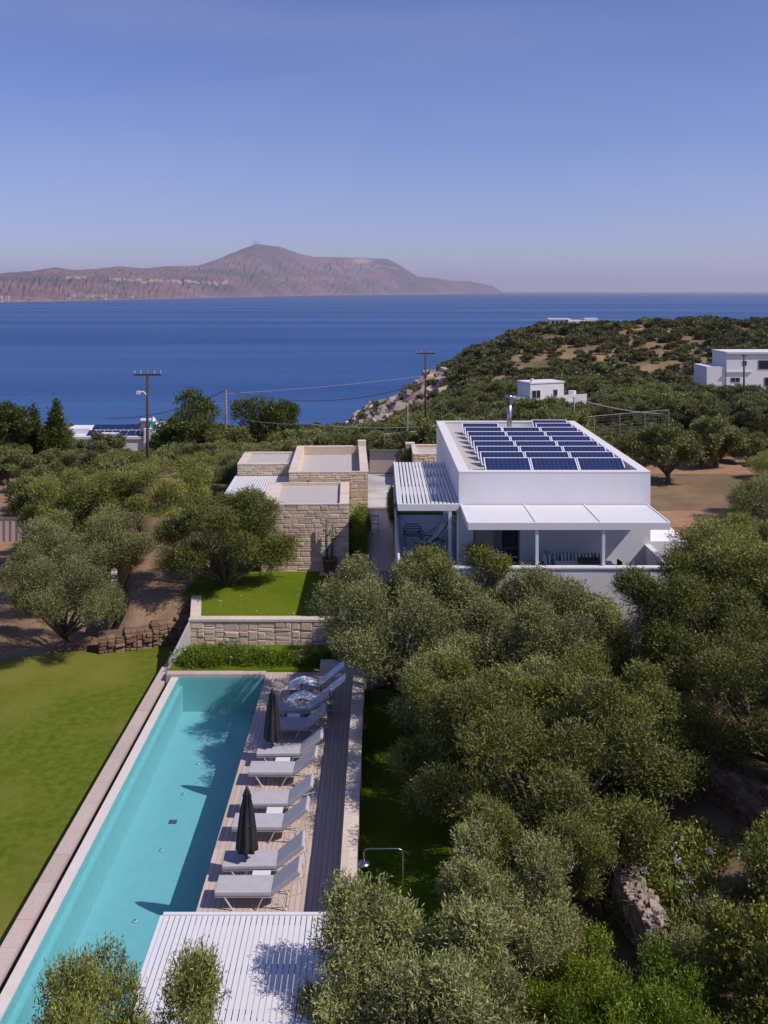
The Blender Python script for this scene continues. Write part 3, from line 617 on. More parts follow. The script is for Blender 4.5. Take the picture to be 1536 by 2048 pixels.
# front terrace
MB().box(.85,hx1,33.5,33.7,-.8,4.2).build('terrace_parapet', M['white'], wh)
MB().box(.83,hx1,33.46,33.74,4.2,4.26).build('parapet_cap', M['white_cap'], wh)
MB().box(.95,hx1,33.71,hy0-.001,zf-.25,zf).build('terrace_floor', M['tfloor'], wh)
MB().box(hx1-.2,hx1,33.75,hy0-.002,-.8,4.2).build('side_wall', M['white'], wh)
MB().box(hx1-.22,hx1+.01,33.76,hy0-.002,4.2,4.259).build('parapet_cap', M['white_cap'], wh)
MB().box(hx1+.002,12.1,37.2,46,-.3,4.2).build('side_volume', M['white'], wh)
# left terrace under the pergola
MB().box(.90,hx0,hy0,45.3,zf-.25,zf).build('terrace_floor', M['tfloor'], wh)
MB().box(.74,.90,33.75,45.4,-.5,zf+.12).build('terrace_kerb', M['white'], wh)
MB().box(.72,.80,33.8,45.4,zf+.121,zf+.5).build('kerb_rail', M['white_cap'], wh)
MB().box(hx0-.03,hx0-.005,37.6,41.5,zf,5.4).build('side_glazing', M['glassd'], wh)
# pergola
pg = thing('house_pergola', 'white slatted pergola roof attached to the left wall of the white house', 'pergola')
pz = 5.84; 
for i in range(15):
    x = .80+i*.153; MB().box(x,x+.10,36.42,45.3,pz-.11,pz).build('slat', M['whitem'], pg)
for y in (38.6,40.8,43.0,45.2): MB().box(.78,hx0-.005,y-.09,y+.09,pz-.24,pz-.111).build('cross_beam', M['whitem'], pg)
MB().box(.72,hx0-.005,36.3,36.41,pz-.24,pz+.01).build('front_beam', M['whitem'], pg)
MB().box(.70,.79,36.42,45.4,pz-.24,pz+.01).build('side_beam', M['whitem'], pg)
for (x,y) in ((2.72,36.36),(.75,44.9)): MB().box(x-.06,x+.06,y-.05,y+.07,zf,pz-.24).build('post', M['whitem'], pg)
tag(MB().prism([(.74,45.4),(3.05,45.4),(3.05,49.5),(.74,49.5)], -.5, 3.36).build('back_lawn', M['lawn']), kind='structure')
lb = [(.68, 44.6+.25*k, 3.3+.05*(k%3), .16,.25,.5) for k in range(18)]
hg = thing('grass_hedge', 'narrow yellow-green grass hedge beside the house pergola', 'hedge'); link('foliage', leaf_mesh('foliage', M['yellowgreen'], lb, 1500, 5, .35, .16, .025, 12, up=1.5), hg)
# chimney
ch = thing('steel_flue', 'shiny steel chimney flue with ribbed cowl on the white roof', 'chimney', (6.72,49.0,6.68))
MB().tube([(0,0,0),(0,0,1.55)], .13, 16).build('pipe', M['steel'], ch, True)
for k in range(3): MB().lathe([(.13,1.5+k*.11),(.17,1.5+k*.11),(.17,1.57+k*.11),(.13,1.57+k*.11)], 16).build('cowl_ring', M['darkgrey'], ch, True)
MB().lathe([(.18,1.85),(.18,1.92),(.02,1.97)], 16).build('cap', M['steel'], ch, True)
# solar panels
PW, PL, tilt = 1.86, .95, R(25)
pr = thing('solar_panel', 'front row solar panel', 'solar panel', group='solar panels on the white roof')
MB().box(0,PW,0,PL,-.04,0.001).build('panel_frame', M['alu'], pr)
cell = MB(); nx_, ny_ = 10, 5
for i in range(nx_):
    for j in range(ny_):
        x = .045+(PW-.09)/nx_*i; y = .045+(PL-.09)/ny_*j; cell.add([(x+.006,y+.006,.006),(x+(PW-.09)/nx_-.006,y+.006,.006),(x+(PW-.09)/nx_-.006,y+(PL-.09)/ny_-.006,.006),(x+.006,y+(PL-.09)/ny_-.006,.006)], [(0,1,2,3)])
MB().box(.045,PW-.045,.045,PL-.045,.0015,.004).build('backing', M['cellgap'], pr)
cell.build('cells', M['cellblue'], pr)
leg = MB().box(.03,.07,PL-.06,PL-.02,-.44,-.035).box(PW-.07,PW-.03,PL-.06,PL-.02,-.44,-.035)
wedge = None
RW = ['front','second','third','fourth','fifth','sixth','seventh','eighth','ninth']; CL = ['left','middle','right']
first = True
sup0 = MB().box(.03,.07,.78,.82,-.40,0).box(PW-.07,PW-.03,.78,.82,-.40,0).mesh('stand', M['chrome'])
for k in range(9):
    yb = 38.0+1.45*k - (.2 if k == 8 else 0)
    for c in range(3):
        if k == 8 and c != 2: continue
        if k == 7 and c == 1: continue
        t = pr if first else copy_tree(pr); first = False
        t.location = (4.27+c*1.895, yb, 6.79); t.rotation_euler = (tilt, 0, 0)
        if k == 8: lab = 'rearmost solar panel, alone at the far right corner of the white roof'
        elif k == 7: lab = f'solar panel at the {CL[c]} end of the row beside the flue, near the roof back parapet'
        else: lab = f'blue solar panel, {CL[c]} one of the {RW[k]} row from the roof front'
        t['label'] = lab
        for sx in (.05, PW-.05): MB().box(sx-.02,sx+.02,-.0,.03,-.0,.0).v
# panel stands (rear legs) as parts: vertical in world so counter-rotated
Mst = MB().box(-.02,.02,-.02,.02,-.5,0).mesh('stand', M['chrome'])
for t in [o for o in C.objects if o.name.startswith('solar_panel')]:
    for sx in (.05, PW-.05): link('stand', Mst, t, (sx, PL-.06, -.03), (-tilt,0,0))

for t in [o for o in C.objects if o.name.startswith('solar_panel')]:
    t.parent = wh
    for k_ in ('label','category','group'):
        if k_ in t: del t[k_]
ch.parent = wh
for k_ in ('label','category'): del ch[k_]
# front terrace furniture
sf = thing('outdoor_sofa', 'outdoor sofa with striped cushions against the white wall of the front terrace', 'sofa', (6.3, 35.2, zf))
MB().box(0,2.3,0,.8,.12,.32).build('sofa_base', M['whitem'], sf, bevel=.02); MB().box(0,2.3,.72,.82,.32,.72).build('sofa_back', M['whitem'], sf, bevel=.02)
for k in range(5): MB().box(.05+k*.44,.45+k*.44,.45,.66,.40,.80, Matrix.Rotation(R(-14+5*(k%3)),3,'X')@Matrix.Rotation(R((-1)**k*9),3,'Y')).build('striped_cushion', M['stripe'], sf, bevel=.05)
MB().box(.02,2.28,.02,.7,.32,.42).build('seat_cushion', M['stripe'], sf, bevel=.03)
MB().box(-.12,.12,.05,.75,.3,.85, Matrix.Rotation(R(12),3,'Y')).build('striped_cushion', M['stripe'], sf, bevel=.06)
tb = thing('terrace_table', 'low pale outdoor table in front of the striped sofa', 'table', (6.45,34.45,zf))
MB().box(0,2.1,0,.6,.66,.72).build('tabletop', M['whitem'], tb, bevel=.01)
for x in (.05,2.0):
    for y in (.05,.5): MB().box(x,x+.05,y,y+.05,0,.66).build('leg', M['blackm'], tb)
tr = thing('wicker_tray', 'dark wicker tray basket on the terrace table', 'tray', (7.3,34.55,zf+.72))
MB().box(0,.75,0,.4,0,.03).build('tray_base', M['wicker'], tr)
for bx in ((0,.75,0,.03),(0,.75,.37,.4),(0,.03,.03,.37),(.72,.75,.03,.37)): MB().box(*bx,.03,.16).build('tray_side', M['wicker'], tr)
def chair(name, label, m, loc, rz, group=None):
    t = thing(name, label, 'chair', loc, rz, group)
    MB().box(-.22,.22,-.22,.22,.42,.46).build('seat', M[m], t, bevel=.01)
    for sx in (-.2,.2):
        for sy in (-.2,.2): MB().tube([(sx,sy,0),(sx,sy,.43 if sy<0 else .88)], .018, 6).build('leg', M[m], t)
    MB().box(-.2,.2,.185,.215,.80,.88).build('top_rail', M[m], t)
    for k in range(5): MB().box(-.15+k*.07,-.125+k*.07,.19,.21,.46,.80).build('back_slat', M[m], t)
    for sx in (-.21,.21): MB().box(sx-.02,sx+.02,-.2,.2,.64,.67).build('armrest', M[m], t)
    return t
chair('terrace_chair', 'black slatted chair at the right end of the front terrace', 'blackm', (8.55,34.5,zf), R(-80))
chair('garden_chair', 'white slatted armchair on the brown path beside the stone wall', 'whitem', (-.22,49.0,1.62), R(180))
for i,(x,y,r,l) in enumerate(((7.85,29.3,20,'white metal garden chair nearest the ochre rock under the olives'),(8.45,28.7,200,'white metal garden chair facing the round garden table'),(7.4,28.6,100,'white metal garden chair half hidden behind the big olive'))):
    chair('metal_chair', l, 'whitem', (x,y,-.2), R(r), 'white chairs in the lower garden')
gt = thing('garden_table', 'small round white garden table with things on it among the olives', 'table', (7.95,28.75,-.2))
MB().lathe([(.4,.70),(.4,.73)], 20).build('tabletop', M['whitem'], gt)
MB().tube([(0,0,0),(0,0,.7)], .03, 8).build('pedestal', M['whitem'], gt)
# deck chairs on left terrace
def sling(loc, rz, label):
    t = thing('deck_chair', label, 'deck chair', loc, rz, 'striped deck chairs under the house pergola')
    MB().ribbon([(-.5,.34),(-.2,.28),(.1,.27),(.45,.62),(.75,1.0)], -.26,.26,.02).build('sling', M['stripey'], t)
    for s in (-.28,.28):
        MB().tube([(-.6,s,.36),(.1,s,.25),(.8,s,1.05)], .02, 6).build('side_rail', M['blackm'], t)
        MB().tube([(-.5,s,0),(.3,s,.5)], .02, 6).build('leg', M['blackm'], t); MB().tube([(.4,s,0),(-.2,s,.3)], .02, 6).build('leg', M['blackm'], t)
    return t
sling((2.3,40.6,zf), R(20), 'striped deck chair beside the glazed wall under the pergola'); sling((2.0,39.3,zf), R(10), 'nearer striped deck chair under the pergola')
rc = thing('rope_chair', 'dark low frame chair on the shaded left terrace', 'chair', (1.45,40.4,zf), R(5))
MB().box(-.35,.35,-.3,.3,.3,.33).build('seat', M['darkgrey'], rc)
for sx in (-.36,.36): MB().tube([(sx,-.35,0),(sx,-.35,.6),(sx,.35,.6),(sx,.35,0)], .022, 6).build('side_frame', M['blackm'], rc)
for k in range(4): MB().box(-.34,.34,.32,.34,.36+k*.1,.40+k*.1).build('back_bar', M['blackm'], rc)

# ------------------------------------------------------------------ stone buildings
RZ = R(1.81)
def stone_house(name, label, fr, wdt, dep, zb, zt, caps, floor_z, seed, key='stone', sw=.42, sh=.2, faces=True, skip=None):
    t = thing(name, label, 'building', (fr[0], fr[1], 0), RZ)
    MB().box(-wdt,0,.001,caps[0],zb,zt-.05).build('front_wall', M['mortar'], t)
    MB().box(-wdt,0,dep-caps[2],dep,zb,zt-.05).build('back_wall', M[key], t)
    MB().box(-wdt,-wdt+caps[3],caps[0],dep-caps[2],zb,zt-.05).build('side_wall', M[key], t)
    MB().box(-caps[1],0,caps[0],dep-caps[2],zb,zt-.05).build('side_wall', M[key], t)
    MB().box(-wdt+caps[3],-caps[1],caps[0],dep-caps[2],floor_z-.3,floor_z).build('roof', M['gravel'], t)
    stone_face(t, (-wdt,0,zb), (1,0), wdt, zt-.055-zb, sw, sh, key, .028, .9, seed, skip)
    cap_row(t, (-wdt-.02,-.03), (.02,-.03), caps[0]+.03, .055, zt, .6, 'cap_stone','capstone', seed)
    cap_row(t, (-wdt-.02,dep-caps[2]), (.02,dep-caps[2]), caps[2]+.02, .055, zt, .6, 'cap_stone','capstone', seed+1)
    cap_row(t, (-wdt+caps[3],caps[0]+.005), (-wdt+caps[3],dep-caps[2]-.005), caps[3]+.02, .055, zt-.002, .6, 'cap_stone','capstone', seed+2)
    cap_row(t, (.02,caps[0]+.005), (.02,dep-caps[2]-.005), caps[1]+.02, .055, zt-.002, .6, 'cap_stone','capstone', seed+3)
    return t
stone_house('stone_annex', 'nearest square limestone building with gravel roof behind the potted cactus', (-1.40,43.95), 4.05, 5.0, .9, 4.16, (.12,.42,.12,.6), 4.0, 50)
B = stone_house('stone_house', 'tallest limestone building with deep parapet around its gravel roof', (-.56,49.2), 4.1, 8.3, 1.0, 4.66, (.14,.42,.35,.42), 4.15, 60, 'stone_warm', skip=lambda x,z: x<3.0 and z<2.4)
MB().box(-.46,.03,7.9,8.45,4.0,4.98).build('chimney_block', M['capstone'], B)
MB().box(-3.12,-3.05,-.06,0,4.14,4.24).build('vent', M['darkgrey'], B)
stone_house('stone_wing', 'low limestone wing with gravel roof left of the tallest stone building', (-4.85,53.4), 3.1, 4.0, 1.4, 4.3, (.35,.3,.3,.4), 4.2, 70, 'stone_warm', skip=lambda x,z: z<1.2)
p2 = thing('white_shade_roof', 'white slatted shade roof beside the stone buildings on the left', 'pergola', (-4.75,48.6,0), RZ)
for i in range(22): MB().box(-3.05+i*.138,-2.945+i*.138,0,4.7,3.58,3.63).build('slat', M['whitem'], p2)
MB().box(-3.1,.0,-.1,-.002,3.42,3.65).build('front_beam', M['whitem'], p2); MB().box(-3.15,-3.06,-.1,4.7,3.42,3.65).build('side_beam', M['whitem'], p2)
for y in (1.5,3.2): MB().box(-3.05,0,y,y+.1,3.46,3.575).build('cross_beam', M['whitem'], p2)
for x in (-3.05,-.2): MB().box(x,x+.09,-.05,.04,1,3.42).build('post', M['whitem'], p2)
# path with planter
tag(MB().prism([(-.62,43.9,1.08),(.74,43.9,1.08),(.74,52,2.02),(-.56,52,2.02)], -.5, 1).build('brown_path', M['path']), kind='structure')
tag(MB().prism([(-1.0,38),(.74,38),(.74,43.88),(-1.0,43.88)], -.5, .93).build('grey_paving', M['midgrey']), kind='structure')
tag(MB().prism([(-.7,52),(2.9,52),(2.9,52.4),(-.7,52.4)], -.5, 2.06).build('path_threshold', M['capstone']), kind='structure')
tag(MB().prism([(-.9,52.4,2.03),(4.5,52.4,2.03),(5,62,2.05),(-1.2,62,2.05)], .5, 2).build('forecourt', M['drive']), kind='structure')
pk = thing('planter_kerb', 'pale stone kerb at the front of the planter with tall grasses', 'kerb'); cap_row(pk, (-1.38,43.8), (-.66,43.8), .16, .3, 1.3, .4, 'kerb_stone', 'capstone', 77)
tag(MB().box(-1.36,-.64,43.97,49,.8,1.22).build('planter_soil', M['redsoil']), kind='structure')
lb = [(-1.0+.2*random.uniform(-1,1), 44.7+k*.35, 1.9+.5*random.random(), .36,.42,.75) for k in range(12)]
gs = thing('tall_grass', 'tall feathery green planting between the stone building and the path', 'plant'); link('foliage', leaf_mesh('foliage', M['green'], lb, 5200, 6, .55, .13, .022, 13, up=1.6, jit=.5), gs)
gtg = thing('sliding_gate', 'grey metal sliding gate at the end of the forecourt', 'gate', (-.62,62.0,2.05))
MB().box(0,2.3,0,.06,.02,.1).build('bottom_rail', M['gategrey'], gtg); MB().box(0,2.3,0,.06,1.5,1.58).build('top_rail', M['gategrey'], gtg); MB().box(0,2.3,.01,.05,.95,1.02).build('mid_rail', M['gategrey'], gtg)
for k in range(6): MB().box(.02,2.28,.015,.04,1.04+k*.078,1.10+k*.078).build('slat', M['gategrey'], gtg)
MB().box(.02,2.28,.02,.035,.1,.95).build('lower_panel', M['kerb'], gtg)
pl = thing('gate_pillar', 'pale stone gate pillar with a dark bush beside it', 'pillar', (1.75,61.8,1.9)); stone_face(pl,(0,0,0),(1,0),.55,2.15,.28,.25,'stone',.05,1,90); MB().box(0,.55,.002,.5,0,2.1).build('core', M['mortar'], pl); MB().box(-.03,.58,-.05,.53,2.1,2.2).build('cap', M['capstone'], pl)
sw_ = thing('stone_bin_store', 'low open-topped pale stone enclosure beyond the house pergola', 'enclosure', (2.1,58.0,1.9))
stone_face(sw_,(0,0,0),(1,0),2.6,2.1,.45,.25,'stone',.05,.8,91); MB().box(0,2.6,.002,.25,0,2.1).build('front_wall', M['mortar'], sw_)
MB().box(0,.25,.25,3.4,0,2.1).build('side_wall', M['stone'], sw_); MB().box(0,2.6,3.4,3.65,0,2.1).build('back_wall', M['stone'], sw_)
MB().box(.25,2.6,.25,3.4,0,1.9).build('roof', M['gravel'], sw_)
cap_row(sw_,(0,-.05),(2.6,-.05),.3,.06,2.16,.6,'cap_stone','capstone',92); cap_row(sw_,(.27,.26),(.27,3.65),.3,.06,2.16,.6,'cap_stone','capstone',93); cap_row(sw_,(.28,3.38),(2.6,3.38),.3,.06,2.16,.6,'cap_stone','capstone',94)

# cactus pot
pt = P(660,1141,1.06)
ct = thing('potted_cactus', 'tall thin cactus in a terracotta pot by the stone wall', 'potted plant', (pt.x,pt.y-.35,1.05))
MB().lathe([(.20,0),(.24,.05),(.34,.6),(.37,.6),(.37,.68),(.31,.68),(.30,.62)], 20).build('pot', M['terracotta'], ct, True)
MB().lathe([(.3,.6),(.01,.62)], 16).build('pot_soil', M['redsoil'], ct)
for pts in (((-.12,0,.6),(-.15,.02,1.5),(-.14,0,2.5)), ((.08,0,.6),(.12,0,1.3),(.16,0,2.2)), ((.13,0,1.55),(.28,-.05,1.6),(.32,-.05,1.9)), ((-.15,0,1.7),(0,.05,1.8),(.03,.05,1.95))):
    MB().tube(pts, [.05,.055,.045], 8).build('cactus_stem', M['cactus'], ct, True)
MB().box(-.45,.75,-.4,.4,0,.03).build('pot_slab', M['capstone'], ct)
jr = thing('dark_jar', 'small dark jar on the slab beside the cactus pot', 'jar', (pt.x+.58,pt.y-.3,1.08)); MB().lathe([(.10,0),(.14,.1),(.15,.3),(.10,.4),(.12,.44)], 16).build('jar_body', M['blackm'], jr, True)

# ------------------------------------------------------------------ loungers
def lounger():
    t = thing('sun_lounger', 'x', 'sun lounger', group='grey cushioned sun loungers in a row on the deck')
    MB().box(0,1.30,0,.64,.33,.44).build('seat_cushion', M['cushion'], t, bevel=.025)
    bk = MB().box(1.31,2.12,0,.64,.33,.44, Matrix.Rotation(R(-38),3,'Y'), (1.31,.32,.36)).build('back_cushion', M['cushion'], t, bevel=.025)
    for s in (.03,.61):
        MB().tube([(.02,s,.31),(1.35,s,.31)], .018, 8).build('side_rail', M['frame'], t)
        MB().tube([(.42,s,0),(.22,s,.31)], .017, 8).build('leg', M['frame'], t)
        MB().tube([(.95,s,0),(1.1,s,.30),(1.45,s,.30),(1.62,s,0)], .017, 8).build('leg_frame', M['frame'], t)
        MB().tube([(1.95,s,.72),(1.98,s,.40),(1.5,s,.28)], .014, 8).build('back_strut', M['frame'], t)
    MB().tube([(.42,.03,.01),(.42,.61,.01)], .016, 6).build('cross_bar', M['frame'], t); MB().tube([(1.62,.03,.01),(1.62,.61,.01)], .016, 6).build('cross_bar', M['frame'], t)
    return t
LG = [(428,1792,'nearest grey lounger beside the white pergola, in front of the first side table'),
 (443,1740,'grey lounger just behind the nearer black umbrella pole and first side table'),
 (462,1660,'grey lounger third from the pergola, crossed by the nearer umbrella top'),
 (478,1614,'grey lounger fourth from the pergola behind the second side table'),
 (495,1550,'grey lounger fifth from the pergola in front of the third side table'),
 (512,1513,'shaded grey lounger beside the pole foot of the farther black umbrella'),
 (529,1458,'shaded lounger seen behind the farther black umbrella in front of the last table'),
 (540,1424,'farthest cushioned lounger in shade just before the curved recliners')]
proto = lounger()
for i,(x,y,l) in enumerate(LG):
    o = proto if i == 0 else copy_tree(proto); q = P(x, y, .35); o.location = (q.x, q.y, .004); o.rotation_euler = (0,0,R([0,1.5,-1,1,-1.5,1,0,-1][i])); o['label'] = l
st_ = thing('side_table', 'x', 'side table', group='white side tables between the loungers')
MB().box(-.21,.21,-.2,.2,.40,.425).build('tabletop', M['whitem'], st_)
for sx in (-.17,.17):
    for sy in (-.16,.16): MB().box(sx-.015,sx+.015,sy-.015,sy+.015,0,.40).build('leg', M['whitem'], st_)
for i,(x,y,l) in enumerate(((522,1752,'white square side table nearest the pergola by the near umbrella foot'),(549,1623,'white square side table between third and fourth loungers'),(565,1522,'white square side table by the foot of the farther umbrella'),(587,1433,'white square side table farthest away among the shaded loungers'))):
    o = st_ if i == 0 else copy_tree(st_); q = P(x,y,.42); o.location = (q.x,q.y,.004); o['label'] = l
def umbrella(px, py, label):
    q = P(px,py,0); t = thing('closed_umbrella', label, 'umbrella', (q.x,q.y,0), 0, 'closed black umbrellas on the deck')
    MB().tube([(0,0,.02),(0,0,2.12)], .02, 10).build('pole', M['blackm'], t, True)
    MB().lathe([(.16,.0),(.16,.03),(.05,.05),(.04,.16),(.03,.18)], 18).build('base', M['whitem'], t, True)
    MB().lathe([(.16,.64),(.235,.68),(.232,.78),(.20,1.15),(.15,1.6),(.085,1.93),(.10,1.94),(.06,2.08),(.03,2.15)], 64, fold=.16, nf=8).build('canopy', M['black'], t, True)
    MB().lathe([(.035,2.13),(.04,2.17),(.015,2.22)], 10).build('finial', M['darkgrey'], t, True)
    MB().lathe([(.17,1.28),(.175,1.31),(.16,1.34)], 24).build('tie_strap', M['black'], t, True)
umbrella(494,1756,'closed black umbrella beside the nearest loungers'); umbrella(545,1523,'closed black umbrella farther along the deck, in tree shade')
def recliner(px, py, label):
    q = P(px,py,.3); t = thing('curved_recliner', label, 'recliner', (q.x,q.y,0), 0, 'curved pale recliners at the far end of the deck')
    MB().ribbon([(0,.30),(.25,.46),(.5,.52),(.8,.46),(1.05,.42),(1.35,.62),(1.7,.92),(1.95,1.10)], 0,.58,.03).build('sling', M['sling'], t)
    MB().tube([(1.08,.0,.03),(1.0,0,.72)], .015, 6).build('arm_post', M['steel'], t)
    for s in (0,.56):
        MB().box(.85,1.3,s-.03,s+.03,.72,.75, Matrix.Rotation(R(12),3,'Y')).build('armrest', M['wood'], t)
        MB().tube([(.05,s,.03),(1.45,s,.03)], .018, 6).build('base_rail', M['darkgrey'], t)
        MB().tube([(.35,s,.03),(.5,s,.5)], .014, 6).build('leg', M['darkgrey'], t); MB().tube([(1.1,s,.4),(1.3,s,.03)], .014, 6).build('leg', M['darkgrey'], t)
    for x in (.05,1.45): MB().tube([(x,0,.03),(x,.56,.03)], .016, 6).build('cross_bar', M['darkgrey'], t)
recliner(576,1380,'pale sling recliner with oak armrest at the far end of the deck'); recliner(573,1410,'shaded pale recliner between the last lounger and the oak-armed recliner')

# near pergola over the deck end
np_ = thing('deck_pergola', 'white slatted pergola over the near end of the pool deck', 'pergola')
sm = MB().box(0,.083,15.1,17.66,2.35,2.39).mesh('slat', M['whitem'])
for i in range(33): link('slat', sm, np_, (-3.98+i*.102,0,0))
MB().box(-4.02,-.55,17.67,17.75,2.2,2.4).build('front_beam', M['whitem'], np_); MB().box(-4.06,-.55,15.0,15.09,2.2,2.4).build('back_beam', M['whitem'], np_)
MB().box(-4.06,-3.99,15.09,17.66,2.2,2.396).build('side_beam', M['whitem'], np_); MB().box(-3.98,-.6,16.35,16.45,2.24,2.349).build('cross_beam', M['whitem'], np_)
for (x,y) in ((-3.95,17.6),(-.66,17.6),(-3.95,15.15)): MB().box(x-.04,x+.04,y-.04,y+.04,0,2.2).build('post', M['whitem'], np_)
# shower
sh = thing('garden_shower', 'thin steel outdoor shower with round head over the dark side lawn', 'shower', (.5,19.5,.08))
MB().tube([(0,0,0),(0,0,2.38),(-.04,0,2.45),(-.10,0,2.47),(-.72,0,2.47),(-.79,0,2.45),(-.81,0,2.38),(-.81,0,2.2)], .014, 8).build('pipe', M['steel'], sh, True)
MB().lathe([(.13,2.16),(.135,2.18),(.02,2.2)], 24, cx=-.81).build('shower_head', M['steel'], sh, True)

# ------------------------------------------------------------------ right garden walls and plants
def dry_wall(label, a_, b_, z0, z1, seed, th=.5, key_='drystone'):
    t = thing('dry_stone_wall', label, 'wall'); d = Vector((b_[0]-a_[0], b_[1]-a_[1])); l = d.length; d.normalize(); n = Vector((d.y,-d.x))
    MB().prism([(a_[0],a_[1]),(b_[0],b_[1]),(b_[0]-n.x*th,b_[1]-n.y*th),(a_[0]-n.x*th,a_[1]-n.y*th)], z0-.5, z1-.06).build('wall_core', M['darkstone'], t)
    stone_face(t, (a_[0],a_[1],z0), (d.x,d.y), l, z1-z0, .26, .15, key_, .10, 2.0, seed)
    rr = random.Random(seed); me = bpy.data.meshes
    for i in range(int(l/.15)):
        for j in range(4):
            m_ = rr.choice(STONES[key_]); s = rr.uniform(.12,.24); pp = Vector((a_[0],a_[1]))+d*(i*.15+rr.uniform(-.04,.04))-n*(th*(j+.5)/4)
            o = link('top_rock', m_, t, (pp.x,pp.y,z1-.08), (R(-90)+rr.uniform(-.3,.3), rr.uniform(-.3,.3), rr.uniform(0,3)), (s,.13*rr.uniform(.7,1.3),s))
    return t
dry_wall('short rough dry stone wall among plants at lower right, its top in sunlight', (5.45,21.8), (5.7,19.8), -.25, .78, 101, .4)
dry_wall('dry stone terrace wall in deep shade at the right edge behind the flower bed', (8.35,26.0), (9.4,22.2), -.2, 1.5, 102, .9, 'brownstone')  # darker brownstone here puts the deep shade into the wall's colour
rkx = thing('ochre_rock', 'sunlit ochre boulder beside the garden chairs', 'rock', (9.0,28.9,-.2))
g2 = np.random.default_rng(8); bo = MB(); u_, v_ = 12, 7; vv = []
for j in range(v_+1):
    for i_ in range(u_):
        th = math.pi*j/v_; ph = 2*math.pi*i_/u_; r = 1+.16*math.sin(3*ph+2*th)+g2.normal(0,.06) if 0<j<v_ else 1
        vv.append((.75*r*math.sin(th)*math.cos(ph), .45*r*math.sin(th)*math.sin(ph), .35+.45*r*math.cos(th)))
bo.add(vv, [(j*u_+i_, (j+1)*u_+i_, (j+1)*u_+(i_+1)%u_, j*u_+(i_+1)%u_) for j in range(v_) for i_ in range(u_)]); bo.build('boulder', M['rust'], rkx)
# strap-leaved plants
def strap(x, y, z, s, label, n=46, seed=0, fl=True):
    t = thing('strap_plant', label, 'plant', (x,y,z), 0, 'strap-leaved clumps in the lower right bed'); rr = random.Random(seed); b = MB()
    for k in range(n):
        a_ = rr.uniform(0,6.283); L_ = s*rr.uniform(.6,1.1); out = rr.uniform(.25,.8); w_ = .022; pts = []
        for q in range(6):
            u = q/5; r = L_*out*u; zz = L_*(u*1.15-u*u*.75*out*1.3); pts.append((math.cos(a_)*r, math.sin(a_)*r, max(zz,.0), w_*(1-u*.85)))
        nx_, ny_ = -math.sin(a_), math.cos(a_); vs = []
        for (px_,py_,pz_,ww) in pts: vs += [(px_-nx_*ww,py_-ny_*ww,pz_),(px_+nx_*ww,py_+ny_*ww,pz_)]
        b.add(vs, [(2*q,2*q+1,2*q+3,2*q+2) for q in range(5)])
    me = b.mesh('leaves', M['strap']); at = me.attributes.new('tint','FLOAT','POINT'); at.data.foreach_set('value', [rr.random() for _ in range(len(me.vertices))])
    link('leaves', me, t)
    if fl:
        for k in range(1):
            a_ = rr.uniform(0,6.283); MB().tube([(0,0,0),(math.cos(a_)*.15,math.sin(a_)*.15,s*1.15)], .008, 5).build('stalk', M['strap'], t)
            link('flower_head', leaf_mesh('flower_head', M['flower'], [(math.cos(a_)*.15,math.sin(a_)*.15,s*1.18,.07,.07,.06)], 14, 3, .04, .05, .03, seed+k), t)
SP = [(1290,1800,.8,'strap-leaved clump growing against the short dry stone wall'),(1345,1780,.85,'strap-leaved clump right of the wall top, flower stalks up'),(1390,1800,.75,'middle strap-leaved clump in the lower right bed'),(1430,1750,.8,'strap-leaved clump in front of the shaded terrace wall'),(1330,1850,.5,'smallest strap-leaved clump above the bright green shrub'),(1480,1790,.7,'strap-leaved clump nearest the yellow-green shrub')]
for i,(x,y,s,l) in enumerate(SP):
    q = P(x,y,.75); strap(q.x,q.y,.35,s,l,seed=i+3)
def shrub(name, label, x, y, z, rx, ry, rz, key, n, ll, lw, seed, up=.8, sl=.22, nl=8):
    t = thing(name, label, 'shrub', (x,y,z)); rr = random.Random(seed)
    lb = [(0,0,rz*.4,rx*.6,ry*.6,rz*.42)]+[(rr.uniform(-.78,.78)*rx, rr.uniform(-.78,.78)*ry, rz*rr.uniform(.25,.85), rx*(.16+.2*rr.random()), ry*(.16+.2*rr.random()), rz*(.2+.22*rr.random())) for _ in range(nl*3)]
    link('foliage', leaf_mesh('foliage', M[key], lb, n, 6, sl, ll, lw, seed, up=up), t)
    b = MB(); [b.tube([(0,0,-.2),(l[0]*.5,l[1]*.5,l[2]*.5),(l[0],l[1],l[2])], [.03,.02,.01], 5) for l in lb]; b.build('stems', M['trunk'], t)
    return t
shrub('rosemary_bush', 'bright green dense shrub in front of the short dry stone wall', 5.1,17.0,-.3, 1.55,1.3,1.9,'green',6500,.075,.018,201, 1.6, .3)
shrub('rosemary_bush', 'bright green shrub at the bottom edge right of the silvery olive', 3.7,14.9,-.3, 1.2,1.1,2.2,'green',4500,.075,.018,202, 1.6, .3)
shrub('rosemary_bush', 'bright green shrub left of the short dry stone wall under the olives', 3.9,17.2,-.4, 1.1,1.0,1.5,'green',4200,.07,.018,208, 1.6, .3)
shrub('rosemary_bush', 'green shrub half shaded between the shower olives and dry stone wall', 3.6,19.0,-.3, 1.1,.9,1.2,'green',3800,.07,.018,210, 1.6, .3)
shrub('rosemary_bush', 'small yellowish green shrub at the bottom edge between two olives', 2.75,15.6,-.3, .8,.8,1.3,'yellowgreen',2800,.06,.022,209, 1.4, .25)
shrub('yellow_shrub', 'yellow-green glossy shrub at the lower right edge', 7.4,17.6,.2, 1.2,1.2,2.1,'yellowgreen',3600,.08,.045,203)
